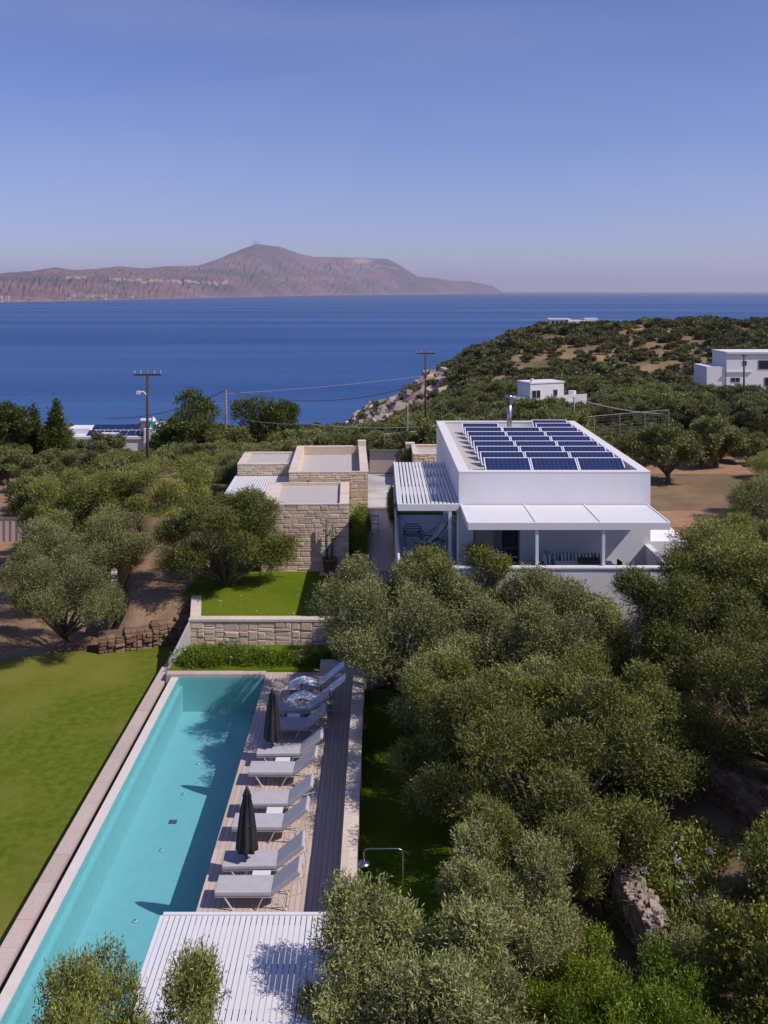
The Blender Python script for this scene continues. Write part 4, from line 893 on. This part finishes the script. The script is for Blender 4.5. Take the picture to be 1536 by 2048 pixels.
shrub('lavender_bush', 'grey-green fluffy low bush behind the bright green shrub', 6.35,19.0,.1, .9,.6,.9,'olive_silver',2500,.06,.012,204, 1.4, .25)
shrub('lavender_bush', 'grey-green low bush between strap-leaved clumps and yellow shrub', 7.2,20.0,.3, .8,.6,.8,'olive_silver',2000,.06,.012,205, 1.4, .25)
shrub('dark_shrub', 'dark leafy shrub at the right edge above the flowers', 9.2,20.5,.6, 1.4,1.2,1.6,'olive_dark',3200,.09,.03,206)
shrub('young_shrub', 'small shrub behind the gate pillar', 2.0,61.3,1.9, .6,.5,1.8,'olive_dark',700,.14,.05,207)
g = np.random.default_rng(12); fb = [(6.2+3*g.random(), 19.2+3.2*g.random(), 1.0+.3*g.random(), .02,.02,.02) for k in range(26)]
tag(link('bed_blossoms', leaf_mesh('bed_blossoms', M['flower'], fb, 60, 3, .03, .04, .035, 15)), 'small pale lilac blossoms over the lower right bed', 'flowers', kind='stuff')
lb = [(5.9+4.2*g.random(), 18.5+5*g.random(), .55, .5,.5,.25) for k in range(40)]+[(3.6+1.9*g.random(), 15+9*g.random(), .0, .5,.5,.25) for k in range(30)]+[(4+5*g.random(), 22.5+5*g.random(), .0, .5,.5,.3) for k in range(30)]
tag(link('bed_shade_plants', leaf_mesh('bed_shade_plants', M['olive_dark'], lb, 16000, 4, .2, .10, .04, 16)), 'dark low plants added over the lower right bed, their colour deepening its shade', 'ground cover', kind='stuff')  # dark leaves added to fill the bed with deep shade

# ------------------------------------------------------------------ named near trees
NT = [
 ('bigC', -.2, 35.7, -.2, .62, 75, 'low dark olive at the right end of the stone retaining wall'),  # olive added to cast shade over the bed and lawn behind the pool
 ('bigA', 3.9, 23.0, -.4, .96, 20, 'large central green olive tree beside the garden, widest crown in view'),
 ('bigC', 6.0, 25.2, -.3, .86, 140, 'dark green olive right of centre in front of the garden chairs'),
 ('bigB', .75, 30.6, 0, .98, 60, 'grey-green olive overhanging the far end of the deck wall'),
 ('nearB', 2.6, 32.9, .45, 1.12, 10, 'small upright olive in front of the white pergola terrace'),
 ('bigB', 4.7, 30.8, -.15, .97, 200, 'silvery olive right in front of the white terrace parapet'),
 ('nearA', 6.7, 31.4, -.2, 1.07, 100, 'light silvery olive under the right post of the white terrace'),
 ('bigB', 3.0, 27.4, -.2, .80, 320, 'greyish olive between the widest olive and the terrace olives'),
 ('bigA', 7.0, 28.4, -.9, .80, 320, 'low green olive in front of the white terrace, left of the garden chairs'),
 ('bigC', 10.6, 30.4, .1, 1.08, 70, 'dark olive at the right corner of the white terrace'),
 ('bigA', 11.0, 26.0, .2, .92, 250, 'green olive at the right edge above the ochre boulder'),
 ('bigC', 12.4, 23.5, .2, .88, 50, 'dark olive at the right edge over the shaded terrace wall'),
 ('bigA', 13.4, 33.4, .5, 1.05, 10, 'olive at the right edge beyond the white side wall'),
 ('bigC', 15.0, 38.0, .8, .84, 190, 'olive at the right edge level with the front of the white house'),
 ('bigB', 18.6, 43.5, 1.2, .84, 300, 'olive at the right edge level with the solar panels'),
 ('bigA', 22.3, 51.5, 1.2, .80, 330, 'olive at the right edge nearest the bare red soil'),
 ('bigC', 2.8, 25.2, -.1, .82, 210, 'olive leaning over the side lawn next to the deck wall'),
 ('nearA', 2.45, 18.5, -.2, .86, 35, 'bushy silvery olive right of the garden shower'),
 ('nearB', 3.5, 20.2, -.3, .86, 165, 'green olive behind the bushy silvery one by the shower'),
 ('nearA', .42, 15.2, 0, 1.0, 310, 'bushy olive overhanging the right side of the near pergola'),
 ('nearA', 1.5, 14.2, -.2, .95, 90, 'silvery olive at the bottom edge right of the near pergola'),
 ('bigA', -3.5, 13.3, -.15, .52, 20, 'olive at the bottom edge rising in front of the near pergola'),
 ('nearA', 3.2, 12.6, -.9, .9, 220, 'pale olive tips at the bottom edge in front of the bright green shrub'),
 ('bigC', -6.8, 41.8, .3, 1.0, 15, 'broad olive on the upper lawn left of the limestone annex'),
 ('bigB', -12.75, 38.7, -.9, .86, 85, 'round olive standing at the back of the lower lawn'),
 ('bigB', -14.0, 45.0, -1.3, .98, 170, 'olive behind the round one at the left, beside the curved edging'),
 ('bigA', -12.2, 54.0, -.2, .98, 260, 'olive beyond the bare brown slope on the left'),
 ('bigC', -16.6, 52.5, -1.0, 1.05, 330, 'olive in front of the white pickup'),
 ('bigC', -16.2, 60.5, -1.4, 1.0, 130, 'dark olive just right of the white pickup'),
 ('bigB', -7.9, 58.0, .6, .74, 30, 'olive behind the low stone wing'),
 ('bigC', -10.6, 61.0, -.5, .85, 230, 'dark olive behind and left of the low stone wing'),
 ('nearA', -7.0, 15.0, -.7, .62, 40, 'olive sprigs at the bottom left corner by the pool end'),
]
for (k,x,y,z,s,r,l) in NT:
    t = tree(k,x,y,z,s,R(r),l,sz=.88 if 'in front of the near pergola' in l else s*(.93 if 'limestone annex' in l else .86 if 'brown slope' in l else .93))
# height adjust for certain trees
# ------------------------------------------------------------------ groves
RG = np.random.default_rng(21)
def blocked(x, y, r=2.0):
    if -9.5-r < x < 11.6+r and y < 62+0: return True
    if -2.5 < x < 6 and y < 63.5: return True
    for (k,tx,ty,*_) in NT:
        if (x-tx)**2+(y-ty)**2 < (r+1.6)**2: return True
    if -60 < x < -13.5 and 36 < y < 52 and y < 52: return True
    if x/y < -.36 and 52 < y < 80: return True
    if 10 < x < 27 and 50 < y < 68: return True
    px = CX+F*x/y
    if 90 < px < 345 and 104 < y < 126: return True
    if 1020 < px < 1190 and 118 < y < 162: return True
    if 1390 < px < 1600 and 176 < y < 205: return True
    return False
pts = []
tries = 0
while len(pts) < 290 and tries < 60000:
    tries += 1; y = 50+75*RG.random()**1.15; x = y*(-.46+.92*RG.random())
    if blocked(x, y): continue
    d = min([(x-a_)**2+(y-b_)**2 for a_,b_,_ in pts] or [99]); need = 2.5 if y < 90 else 2.9
    if d < need**2: continue
    pts.append((x,y,0))
LABL = 'olive tree of the grove on the left' 
for (x,y,_) in pts:
    k = RG.choice(['grovea','groveb','grovec','groved'], p=[.3,.3,.25,.15]); s = RG.uniform(.72,1.05)*(1 if x < 3 else .95)
    z = hz(x,y); px = CX+F*x/y
    lim = np.interp(px, [0,90,110,330,345,590,620,860,900,1536], [870,872,892,892,880,876,850,856,815,780])
    if y < 102 and px > 1150: lim = 856
    zmax = H-(lim-CY)*y/F; s = min(s, max(.42, (zmax-z)/4.75))
    far = y > 88
    if px < 320: lab = 'olive in the far rows of the left grove before the solar-roofed house' if far else 'olive in the nearer rows of the grove left of the tall utility pole'
    elif px < 600: lab = 'olive in the far grove rows around the foot of the thinner pole' if far else 'olive in the nearer grove rows between the tall pole and stone buildings'
    elif px < 900: lab = 'olive in the far grove rows behind the stone buildings and gate' if far else 'olive just beyond the forecourt gate'
    elif px < 1200: lab = 'olive in the valley between the solar roof and the white tower house' if far else 'olive close behind the back parapet of the white house'
    else: lab = 'olive in the far rows of the grove right of the white house' if far else 'olive in the nearer rows by the wire fence right of the white house'
    grp = 'grove: '+lab
    tree(k, x, y, z-.1, s, RG.random()*6.28, lab, grp)
# single specimen trees on red soil right of the house
for (px,py,s,l) in ((1335,968,.95,'multi-stemmed olive standing on bare red soil right of the white house'),(1432,930,.85,'olive with a clear trunk on red soil near the right edge')):
    q = P(px,py,1.4); tree('grovea', q.x, q.y, 1.3, s, 1.0, l)
tag(MB().prism([(11.2,50,1.56),(24,50,1.56),(27,74,1.2),(13,74,1.2)], 0, 1.5).build('red_earth', M['redsoil']), kind='structure')

# scrub by the thousand over the far slopes
def scatter(name, label, keymesh_obj, P3, S3):
    me = bpy.data.meshes.new(name); me.vertices.add(len(P3)); me.vertices.foreach_set('co', np.array(P3,np.float32).ravel())
    a_ = me.attributes.new('sz','FLOAT','POINT'); a_.data.foreach_set('value', np.array(S3,np.float32)); me.update()
    o = bpy.data.objects.new(name, me); C.objects.link(o); tag(o, label, 'scrub', kind='stuff')
    ng = bpy.data.node_groups.new(name, 'GeometryNodeTree'); ng.interface.new_socket('Geometry', in_out='INPUT', socket_type='NodeSocketGeometry'); ng.interface.new_socket('Geometry', in_out='OUTPUT', socket_type='NodeSocketGeometry')
    n = ng.nodes; L = ng.links; gi = n.new('NodeGroupInput'); go = n.new('NodeGroupOutput'); m2p = n.new('GeometryNodeMeshToPoints'); ip = n.new('GeometryNodeInstanceOnPoints'); oi = n.new('GeometryNodeObjectInfo'); oi.inputs['As Instance'].default_value = True
    oi.inputs['Object'].default_value = keymesh_obj
    na = n.new('GeometryNodeInputNamedAttribute'); na.data_type = 'FLOAT'; na.inputs['Name'].default_value = 'sz'
    rv = n.new('FunctionNodeRandomValue'); rv.data_type = 'FLOAT_VECTOR'; rv.inputs['Min'].default_value = (-.12,-.12,0); rv.inputs['Max'].default_value = (.12,.12,6.28)
    L.new(gi.outputs[0], m2p.inputs[0]); L.new(m2p.outputs[0], ip.inputs['Points']); L.new(oi.outputs['Geometry'], ip.inputs['Instance']); L.new(na.outputs[0], ip.inputs['Scale']); L.new(rv.outputs[0], ip.inputs['Rotation']); L.new(ip.outputs[0], go.inputs[0])
    md = o.modifiers.new('scatter','NODES'); md.node_group = ng; return o
# individually placed scrub bushes serve as sources too
src = {}
for k,(x,y,l) in {'scruba':(34.0,131.0,'rounded scrub bush at the foot of the far hillside'),'scrubb':(41.0,133.0,'paler rounded scrub bush at the foot of the far hillside')}.items():
    t = tree(k, x, y, hz(x,y)-.1, 1.2, 0, l, name='scrub_bush', cat='bush'); src[k] = t.children[0]
gsrc = {k: [o for o in C.objects if o.name.startswith('crown') and o.data == TREES[k][0]][0] for k in ('grovea','groveb','groved')}
N = 26000; y = 95+410*RG.random(N)**.8; rx = -.75+1.7*RG.random(N); x = y*rx; px = CX+F*x/y
z = Hh(x,y); dc = np.interp(px,YC_X,DC_Y)
patch = fbm(x,y,30,31,4); den = np.clip(.50+1.1*patch,.16,1)*np.where((px>1080)&(px<1420)&(y>255)&(y<400),.55,1)
ys = CY+(H-z)*F/y; yc = np.interp(px,YC_X,YC_Y); rocky = (px>690)&(px<900)&(y>230)&(ys < yc+18+60*np.sin(np.clip((px-690)/210,0,1)*math.pi)*.9); den = np.where(rocky,.10,den); den = np.where((y<215), np.maximum(den,.9), den)
keep = (RG.random(N) < den) & (y < dc+25) & (z > -58)
far_block = ((px>100)&(px<340)&(y>98)&(y<128)) | ((px>1015)&(px<1190)&(y>126)&(y<162)) | ((px>1395)&(y>168)&(y<203)) | ((px>1092)&(px<1205)&(y>402)) 
keep &= ~far_block
x,y,z,px = x[keep],y[keep],z[keep],px[keep]; size = (.28+1.05*RG.random(len(x))**1.4)*np.where(y<220,1.15,1.0)*(1+.25*(y>300))
kind = RG.integers(0,3,len(x)); near = (y < 200)
def sel(m): return np.stack([x[m],y[m],z[m]-.25],1), size[m]
a1 = ~near & (kind<2); a2 = ~near & (kind==2); a3 = near & (kind<1); a4 = near & (kind==1); a5 = near & (kind == 2)
for nm,lbl,ob,mk,fs in (('hillside_scrub','dark evergreen scrub covering the far hillside',src['scruba'],a1,1.25),('hillside_scrub','paler scrub and olives on the far hillside',src['scrubb'],a2,1.25),('valley_trees','olive trees filling the valley behind the white house',gsrc['grovea'],a3,.8),('valley_trees','more olive trees massed in the valley below the hill',gsrc['groveb'],a4,.8),('valley_trees','dark evergreen trees massed in the valley below the hill',gsrc['groved'],a5,.8)):
    p3,s3 = sel(mk); scatter(nm,lbl,ob,p3,s3*fs)

# pines
def pine(px, ytop, D, wid, label, seed, n=9, base=None, key='pine', cone=False):
    X = (px-CX)*D/F; zt = H-(ytop-CY)*D/F; z0 = hz(X,D) if base is None else base; h = zt-z0; ch = min(h*.8, wid*1.5); rr = random.Random(seed); lb = [(0,0,h-ch*.55,wid*.5,wid*.5,ch*.34)]
    for i in range(n+5):
        e = rr.uniform(.0,.85); q = math.sqrt(max(0,1-(2*e-.75)**2*.8))*rr.uniform(.35,.8); a_ = rr.uniform(0,6.28); s = rr.uniform(.17,.30)*wid
        lb.append((math.cos(a_)*wid*q, math.sin(a_)*wid*q, h-ch*(1-e), s*1.3, s*1.3, s*.8))
    lb.append((0,0,h-wid*.12,wid*.16,wid*.16,wid*.14))
    if cone:
        lb = [(rr.uniform(-.25,.25)*wid*(1-e), rr.uniform(-.25,.25)*wid*(1-e), h*(.25+.75*e)-wid*.08, wid*.62*(1.08-e), wid*.62*(1.08-e), h*.09) for e in [i/13 for i in range(14)]]+[(math.cos(k)*wid*.5*(1-e), math.sin(k)*wid*.5*(1-e), h*(.25+.75*e), wid*.3*(1.1-e), wid*.3*(1.1-e), h*.05) for k,e in [(i*2.4, i/22) for i in range(20)]]
    t = thing('pine_tree', label, 'tree', (X,D,z0)); link('crown', leaf_mesh('crown', M[key], lb, 3200, 4, .7, .30, .10, seed, jit=.5, inner=.6, up=.8), t)
    b = MB(); b.tube([(0,0,-.5),(.1,0,h*.5),(0,0,h*.9)], [.28,.2,.06], 8)
    for l in lb[1:-1]: b.tube([(0,0,l[2]*.8),(l[0],l[1],l[2])], [.08,.03], 5)
    b.build('trunk', M['trunk'], t)
pine(380,782,100,4.2,'spreading pine between the two left utility poles',301)
pine(350,840,96,1.6,'low pine limb mass right beside the leftmost utility pole',307,6)
pine(520,796,108,4.6,'wide flat-topped pine just right of the second utility pole',302,11)
pine(570,806,112,2.6,'smaller pine at the right end of the pine clump above the sea',308,7)
pine(112,800,92,2.3,'dark pointed pine left of the far solar-roofed house',303,cone=True)
pine(66,814,94,2.5,'dark pine near the left edge in front of the sea',304,cone=True)
pine(12,808,90,3.0,'rounded bright green pine at the left edge',306,12)
pine(1252,641,432,6,'dark cypress-like tree on the hill crest',310,6,cone=True)
for i,(px,yt,w_) in enumerate(((1178,640,6),(1205,650,7),(1300,648,9),(1340,646,6),(1372,644,7),(1400,642,6),(1470,640,14),(1125,648,6))):
    pine(px,yt,434,w_,['tree beside the hilltop villa','bushy tree right of the hilltop villa','broad dark tree on the middle of the hill crest','small tree on the crest right of the broad dark one','slim tree on the crest near the right','pointed tree on the crest left of the biggest clump','largest dark tree clump on the right of the crest','tree in front of the hilltop villa'][i],320+i,7,key='scrub')

# ------------------------------------------------------------------ far houses
def win(parent, x, y, z, w_, h_, rz=0, m='glassd'):
    f = MB().box(-w_/2,w_/2,-.06,.02,-h_/2,h_/2).build('window', M['midgrey'], parent, loc=(x,y,z)); f.rotation_euler = (0,0,rz)
    MB().box(-w_/2+.07,w_/2-.07,-.08,-.061,-h_/2+.07,h_/2-.07).build('pane', M[m], f); return f
D = 112; q = at_px(118, 868, D); hl = thing('solar_roof_house', 'long white flat-roofed house with dark solar panels and turquoise chimney by the sea', 'house', (q.x,D,0))
zt = q.z; W = (326-118)*D/F
MB().box(0,W-2.2,0,6,zt-5,zt-.6).build('wall', M['white'], hl); MB().box(-.15,W-2.2,-.15,6,zt-.6,zt-.3).build('roof_edge', M['white_cap'], hl)
MB().box(W-2.199,W,-.3,6,zt-5,zt+.65).build('wall', M['white'], hl); MB().box(.3,3,2,5,zt-.3,zt+.35).build('roof_block', M['white'], hl)
MB().box(4.2,6.8,-.05,1.0,zt-.3,zt+.05).build('roof_block', M['white'], hl)
for i in range(8):
    for j in range(2): MB().box(3.1+i*.95,3.98+i*.95,0,1.15,0,.05).build('roof_panel', M['cellblue'], hl, loc=(0,.5+j*2.2,zt-.25+j*.35)).rotation_euler = (R(22),0,0)
sh_ = MB().box(0,1.1,0,1.9,0,.08).build('water_heater', M['darkgrey'], hl, loc=(W-2.9,.4,zt-.2)); sh_.rotation_euler = (R(52),0,0)
MB().tube([(-.1,1.95,.1),(1.6,1.95,.1)], .24, 10).build('tank', M['whitem'], sh_)
MB().box(W-1.55,W-1.05,.4,.9,zt+.5,zt+1.45).build('chimney', M['teal'], hl); MB().lathe([(.38,zt+1.45),(.05,zt+1.95)], 4, cx=W-1.3, cy=.65).build('chimney_cap', M['whitem'], hl)
MB().box(W-.35,W-.1,1,1.3,zt+1.0,zt+1.35).build('roof_vent', M['whitem'], hl)
D = 150; q = at_px(1062,764,D); hs2 = thing('tower_house', 'small white cube house with two windows in the valley right of the steel flue', 'house', (at_px(1093,768,D).x, D-2, 0))
zt = q.z; MB().box(-3.3,0,0,3.9,zt-5,zt).build('wall', M['white'], hs2)
hs2.rotation_euler = (0,0,R(0))
MB().box(.001,2.75,.0,3.9,zt-5,zt-.001).build('wall', M['white'], hs2)
hs2.rotation_euler = (0,0,R(22))
MB().box(-3.4,2.85,-.1,4.0,zt,zt+.22).build('roof_edge', M['white_cap'], hs2)
MB().box(-2.95,-2.6,.2,.6,zt+.22,zt+.8).build('chimney', M['white'], hs2)
for x in (-1.9,-2.75+.1): win(hs2, x, -.02, zt-1.6, .75, 1.2)
win(hs2, 1.2,-.02,zt-1.5,.7,1.0)
MB().box(-5.5,-3.35,.5,4,zt-5,zt-2.1).build('wing', M['white'], hs2); MB().box(2.8,6.8,-.3,3.5,zt-5.5,zt-2.4).build('wing', M['white'], hs2); MB().box(2.8,6.8,-.32,-.25,zt-2.4,zt-1.9).build('terrace_rail', M['white_cap'], hs2)
MB().lathe([(.6,zt-2.4),(.6,zt-1.5)], 14, cx=5.3, cy=1.5).build('water_tank', M['whitem'], hs2)
D = 188; q = at_px(1453,707,D); hr = thing('hillside_villa', 'white two-storey villa with pool on the hillside at the right edge', 'house', (q.x,D,0)); zt = q.z; s_ = D/F
MB().box(0,10.8,0,8,zt-7.5,zt).build('wall', M['white'], hr); MB().box(-.15,15,-.4,8,zt,zt+.35).build('roof_slab', M['white_cap'], hr)
MB().box(5.0,14.9,.5,8,zt-7.5,zt-4.0).build('wall', M['white'], hr); MB().box(10.9,14.9,.9,8,zt-4,zt-.01).build('wall', M['midgrey'], hr)
MB().box(-3.8,-.01,.3,8,zt-7.3,zt-2.6).build('wing', M['white'], hr); MB().box(-.1,5.0,-.3,-.01,zt-3.7,zt-3.45).build('ledge', M['white_cap'], hr)
win(hr, 3.6,-.03,zt-1.9,.8,.9); win(hr,1.3,-.03,zt-5.2,.9,.9); win(hr,2.2,-.03,zt-5.2,.9,.9); win(hr,7.6,-.03,zt-2.2,2.6,1.8); win(hr,8.4,-.03,zt-5.6,1.8,1.8)
MB().box(-3.0,9,-8.5,-1,zt-8.6,zt-7.45).build('pool_terrace', M['yellow'], hr); MB().box(1.9,4.6,-8.2,-2,zt-7.44,zt-7.4).build('pool_water', M['poolblue'], hr); MB().box(3.8,6.5,-2.6,-1.8,zt-7.4,zt-6.8).build('bench', M['white_cap'], hr)
D = 430; q = at_px(1100,637,D); ht = thing('hilltop_villa', 'long low white villa on top of the headland above the sea', 'house', (q.x,D,0)); zt = q.z
MB().box(0,7,0,6,zt-4,zt-.6).build('wall', M['white'], ht); MB().box(-.8,9,-.8,6,zt-.6,zt).build('roof_slab', M['white_cap'], ht)
MB().box(8,16,-2,6,zt-5,zt-.8).build('wall', M['white'], ht); MB().box(16,22,1,6,zt-4.4,zt+.1).build('wall', M['white'], ht)
for x in (1.4,3.2,5.2): win(ht,x,-.03,zt-2,1.1,1.6)
for x in (10,12.5): win(ht,x,-2.03,zt-2.6,1.1,1.6)
for i,(px,py,w_,D,l) in enumerate(((715,846,44,470,'long pale shoreline building at the foot of the cliff'),(778,838,16,420,'small white house with palms at the foot of the rocky slope'))):
    q = at_px(px,py,D); t = thing('shore_house', l, 'house', (q.x,D,0)); wm = w_*D/F; MB().box(-wm/2,wm/2,0,5,q.z-4,q.z).build('wall', M['white'], t); MB().box(-wm/2-.3,wm/2+.3,-.3,5,q.z,q.z+.3).build('roof', M['white_cap'], t)
    for k in range(3): win(t,-wm/3+k*wm/3,-.03,q.z-1.6,1.0,1.3)
def palm(px, py, D, label, seed):
    q = at_px(px,py,D); t = thing('palm_tree', label, 'palm', (q.x,D,q.z-6)); MB().tube([(0,0,-2),(0,0,6)], .25, 7).build('trunk', M['trunk'], t); b = MB(); rr = random.Random(seed)
    for k in range(16):
        a_ = k*.39+rr.uniform(-.1,.1); e = rr.uniform(.1,.9); v = []
        for j in range(5):
            u = j/4; r = 2.6*u; z = 6+2.0*e*u-2.6*u*u; v += [(math.cos(a_)*r-math.sin(a_)*.28*(1-u), math.sin(a_)*r+math.cos(a_)*.28*(1-u), z),(math.cos(a_)*r+math.sin(a_)*.28*(1-u), math.sin(a_)*r-math.cos(a_)*.28*(1-u), z)]
        b.add(v, [(2*j,2*j+1,2*j+3,2*j+2) for j in range(4)])
    b.build('fronds', M['olive_dark'], t)
bb = MB(); rr = random.Random(44)
for k in range(420):
    px = rr.uniform(695,905); D = rr.uniform(260,480); X = (px-CX)*D/F; z = hz(X,D); s_ = rr.uniform(.5,2.2); b_ = len(bb.v)
    vs = [Vector((rr.gauss(0,1),rr.gauss(0,1),rr.gauss(0,.8))).normalized() for _ in range(1)]
    bb.box(X-s_,X+s_,D-s_,D+s_,z-s_,z+s_*.7, Matrix.Rotation(rr.uniform(0,3),3,'Z')@Matrix.Rotation(rr.uniform(-.6,.6),3,'X')@Matrix.Rotation(rr.uniform(-.6,.6),3,'Y'))
tag(bb.build('cliff_boulders', M['rock']), 'pale broken boulders over the rocky cliff slope above the sea', 'boulders', kind='stuff')
palm(763,820,405,'palm left of the small white shore house',1); palm(783,818,400,'palm right in front of the small white shore house',2)

# ------------------------------------------------------------------ utility poles and cables
def pole(px, ytop, D, zb, label, m='pole', arm=1.3, r=.14, gear=False):
    q = at_px(px,ytop,D); t = thing('utility_pole', label, 'pole', (q.x,D,zb)); h = q.z-zb
    MB().tube([(0,0,-.3),(0,0,h)], [r*1.15,r*.8], 10).build('pole_shaft', M[m], t, True)
    if arm:
        MB().box(-arm,arm,-.08,.0,h-.35,h-.22).build('crossarm', M[m], t)
        for x in (-arm*.93,-arm*.5,0,arm*.5,arm*.93): MB().lathe([(.05,h-.22),(.07,h-.1),(.04,h+.05)], 8, cx=x, cy=-.04).build('insulator', M['midgrey'], t)
    else:
        MB().box(-.3,.3,-.06,.0,h-.25,h-.15).build('crossarm', M[m], t)
    if gear:
        MB().tube([(0,0,h-1.9),(-.3,-.1,h-1.55),(-.62,-.1,h-1.62)], .06, 6).build('bracket', M['whitem'], t); MB().box(-.8,-.5,-.2,0,h-1.75,h-1.5).build('lamp_head', M['whitem'], t)
    return q
q1 = pole(295,742,72,-2.5,'tall dark wooden utility pole at left rising above the olives', 'pole', 1.05, .115, True)
q2 = pole(452,780,104,-6,'thinner utility pole between the pines', 'polepale', 0, .13)
q3 = pole(851,702,108,-4.0,'dark wooden utility pole with crossarm behind the white house', 'pole', 1.05, .12)
q4 = pole(1488,708,150,-8,'dark utility pole in front of the villa at the right edge', 'pole', .5, .16)
def post(px, ytop, D, label):
    q = at_px(px,ytop,D); t = thing('thin_post', label, 'post', (q.x,D,0)); zb = hz(q.x,D)-.3; MB().tube([(0,0,zb),(0,0,q.z)], .06, 8).build('shaft', M['cablep'], t); MB().lathe([(.1,q.z),(.02,q.z+.1)], 8).build('cap', M['cablep'], t)
post(815,812,80,'thin pale post behind the forecourt gate'); post(1148,795,78,'thin pale post just behind the solar roof')
def cable(a_, b_, sag, label, m='cable', r=.03):
    a_ = Vector(a_); b_ = Vector(b_); pts = [a_.lerp(b_, i/20)-Vector((0,0,sag*4*(i/20)*(1-i/20))) for i in range(21)]
    t = MB().tube(pts, r, 5).build('overhead_cable', M[m]); tag(t, label, 'cable', 'overhead cables')
cable(at_px(210,836,110), q2, .9, 'dark sagging cable arriving at the thin pole from the left', r=.035)
cable(at_px(210,832,112), q2+Vector((0,0,-.3)), .5, 'second cable arriving at the thin pole from the left', 'cablep', .02)
cable(q2, at_px(848,765,108), 1.6, 'dark sagging cable between the thin pole and the pole behind the house', r=.045)
cable(q2+Vector((0,0,-.4)), at_px(848,752,108), .2, 'pale cable above the dark one crossing the sea', 'cablep', .025)
cable(at_px(453,832,104), at_px(620,848,95), .3, 'pale cable running low from the thin pole toward the house', 'cablep', .03)
cable(at_px(620,848,95), at_px(1060,822,90), .9, 'pale cable passing behind the steel flue', 'cablep', .03)
cable(at_px(1150,797,78), q4+Vector((0,0,-6)), 2.2, 'pale cable from the thin post toward the right edge villa', 'cablep', .03)
cable(q4+Vector((0,0,-5.2)), at_px(1620,760,110), .6, 'pale cable leaving the right pole', 'cablep', .03)

# tall wire fence behind the house
fn = thing('wire_fence', 'tall wire mesh fence behind the white house', 'fence'); fa = Vector((.4,66.4,0)); fb_ = Vector((24.4,80,0)); n = 10
for i in range(n+1):
    p = fa.lerp(fb_, i/n); zb = hz(p.x,p.y)-.2; MB().tube([(p.x,p.y,zb),(p.x,p.y,4.0)], .022, 6).build('fence_post', M['midgrey'], fn)
MB().tube([(fa.x,fa.y,4.0),(fb_.x,fb_.y,4.0)], .018, 6).build('top_rail', M['cablep'], fn)
wb = MB()
for k in range(14): wb.tube([(fa.x,fa.y,.6+k*.25),(fb_.x,fb_.y,.6+k*.25)], .0028, 3, False)
for k in range(96): p = fa.lerp(fb_, k/96); wb.tube([(p.x,p.y,.4),(p.x,p.y,4.0)], .0028, 3, False)
o = wb.build('wire_mesh', M['midgrey'], fn); o['kind'] = 'stuff'
# driveway left with fence and pickup
tag(MB().prism([(-40,41,-.95),(-15.6,40.4,-.93),(-15.0,47,-1.05),(-17,54,-1.9),(-40,56,-1.9)], -4, -1).build('driveway', M['drive']), kind='structure')
tag(MB().prism([(-40,56.5,-2.05),(-17.5,56,-2.0),(-19,88,-4.2),(-60,88,-4.2)], -8, -2).build('red_track', M['redsoil']), kind='structure')
ff = thing('dark_gate', 'dark metal gate and fence beside the driveway at the left edge', 'gate', (-25,62.3,0))
for k in range(9): MB().box(k*.42,k*.42+.05,0,.05,-2.8,-.9).build('gate_bar', M['gategrey'], ff)
MB().box(0,3.5,0,.05,-.95,-.85).build('top_rail', M['gategrey'], ff); MB().box(0,3.5,0,.05,-2.7,-2.6).build('bottom_rail', M['gategrey'], ff); MB().box(.0,3.4,.051,.08,-2.6,-.95).build('gate_panel', M['kerb'], ff); MB().box(3.5,3.75,-.1,.15,-3,-.7).build('gate_post', M['blackm'], ff)
q = P(20,1027,-3.25); pu = thing('pickup_truck', 'white pickup truck seen from behind at the left edge', 'pickup', (q.x+.95,q.y,-3.26), R(8))
MB().box(-.9,.9,0,5.1,.55,1.08).build('body', M['carpaint'], pu, bevel=.06)
MB().prism([(-.82,1.9),(.82,1.9),(.82,3.7),(-.82,3.7)], 1.08, 1.72).build('cab', M['carpaint'], pu, bevel=.08)
MB().box(-.68,.68,1.86,1.9,1.2,1.6).build('rear_window', M['glassd'], pu); MB().box(-.83,-.815,2.1,3.4,1.2,1.6).build('side_window', M['glassd'], pu); MB().box(.815,.83,2.1,3.4,1.2,1.6).build('side_window', M['glassd'], pu)
MB().box(-.82,.82,.05,1.85,1.081,1.11).build('bed_cover', M['darkgrey'], pu)
tgx = MB().box(-.76,.76,-.03,.0,.62,1.06).build('tailgate', M['carpaint'], pu, bevel=.02); MB().box(-.14,.14,-.05,-.03,.86,.93).build('handle', M['blackm'], tgx)
for s in (-.84,.84): MB().box(s-.07,s+.07,-.04,.03,.68,1.0).build('tail_light', M['redlens'], pu)
MB().box(-.9,.9,-.12,.02,.42,.6).build('rear_bumper', M['chrome'], pu, bevel=.03)
for (x,y) in ((-.8,1.0),(.8,1.0),(-.8,4.2),(.8,4.2)): wl_ = MB().tube([(x-.12,y,.36),(x+.12,y,.36)], .36, 18).build('wheel', M['tyre'], pu); MB().tube([(x-.13,y,.36),(x+.13,y,.36)], .2, 14).build('rim', M['chrome'], wl_)

# ------------------------------------------------------------------ haze
hb = MB().box(-88000,88000,-3000,58000,-66,900).build('haze', None); hb.data.materials.clear()
hm = bpy.data.materials.new('haze_air'); hm.use_nodes = True; n = hm.node_tree.nodes; n.remove(n['Principled BSDF'])
pv = n.new('ShaderNodeVolumePrincipled'); pv.inputs['Density'].default_value = 3.2e-5; pv.inputs['Color'].default_value = (.86,.83,1.0,1); pv.inputs['Anisotropy'].default_value = .2
hm.node_tree.links.new(pv.outputs[0], n['Material Output'].inputs['Volume']); hb.data.materials.append(hm); hb['kind'] = 'stuff'; hb['label'] = 'thin blue sea haze'
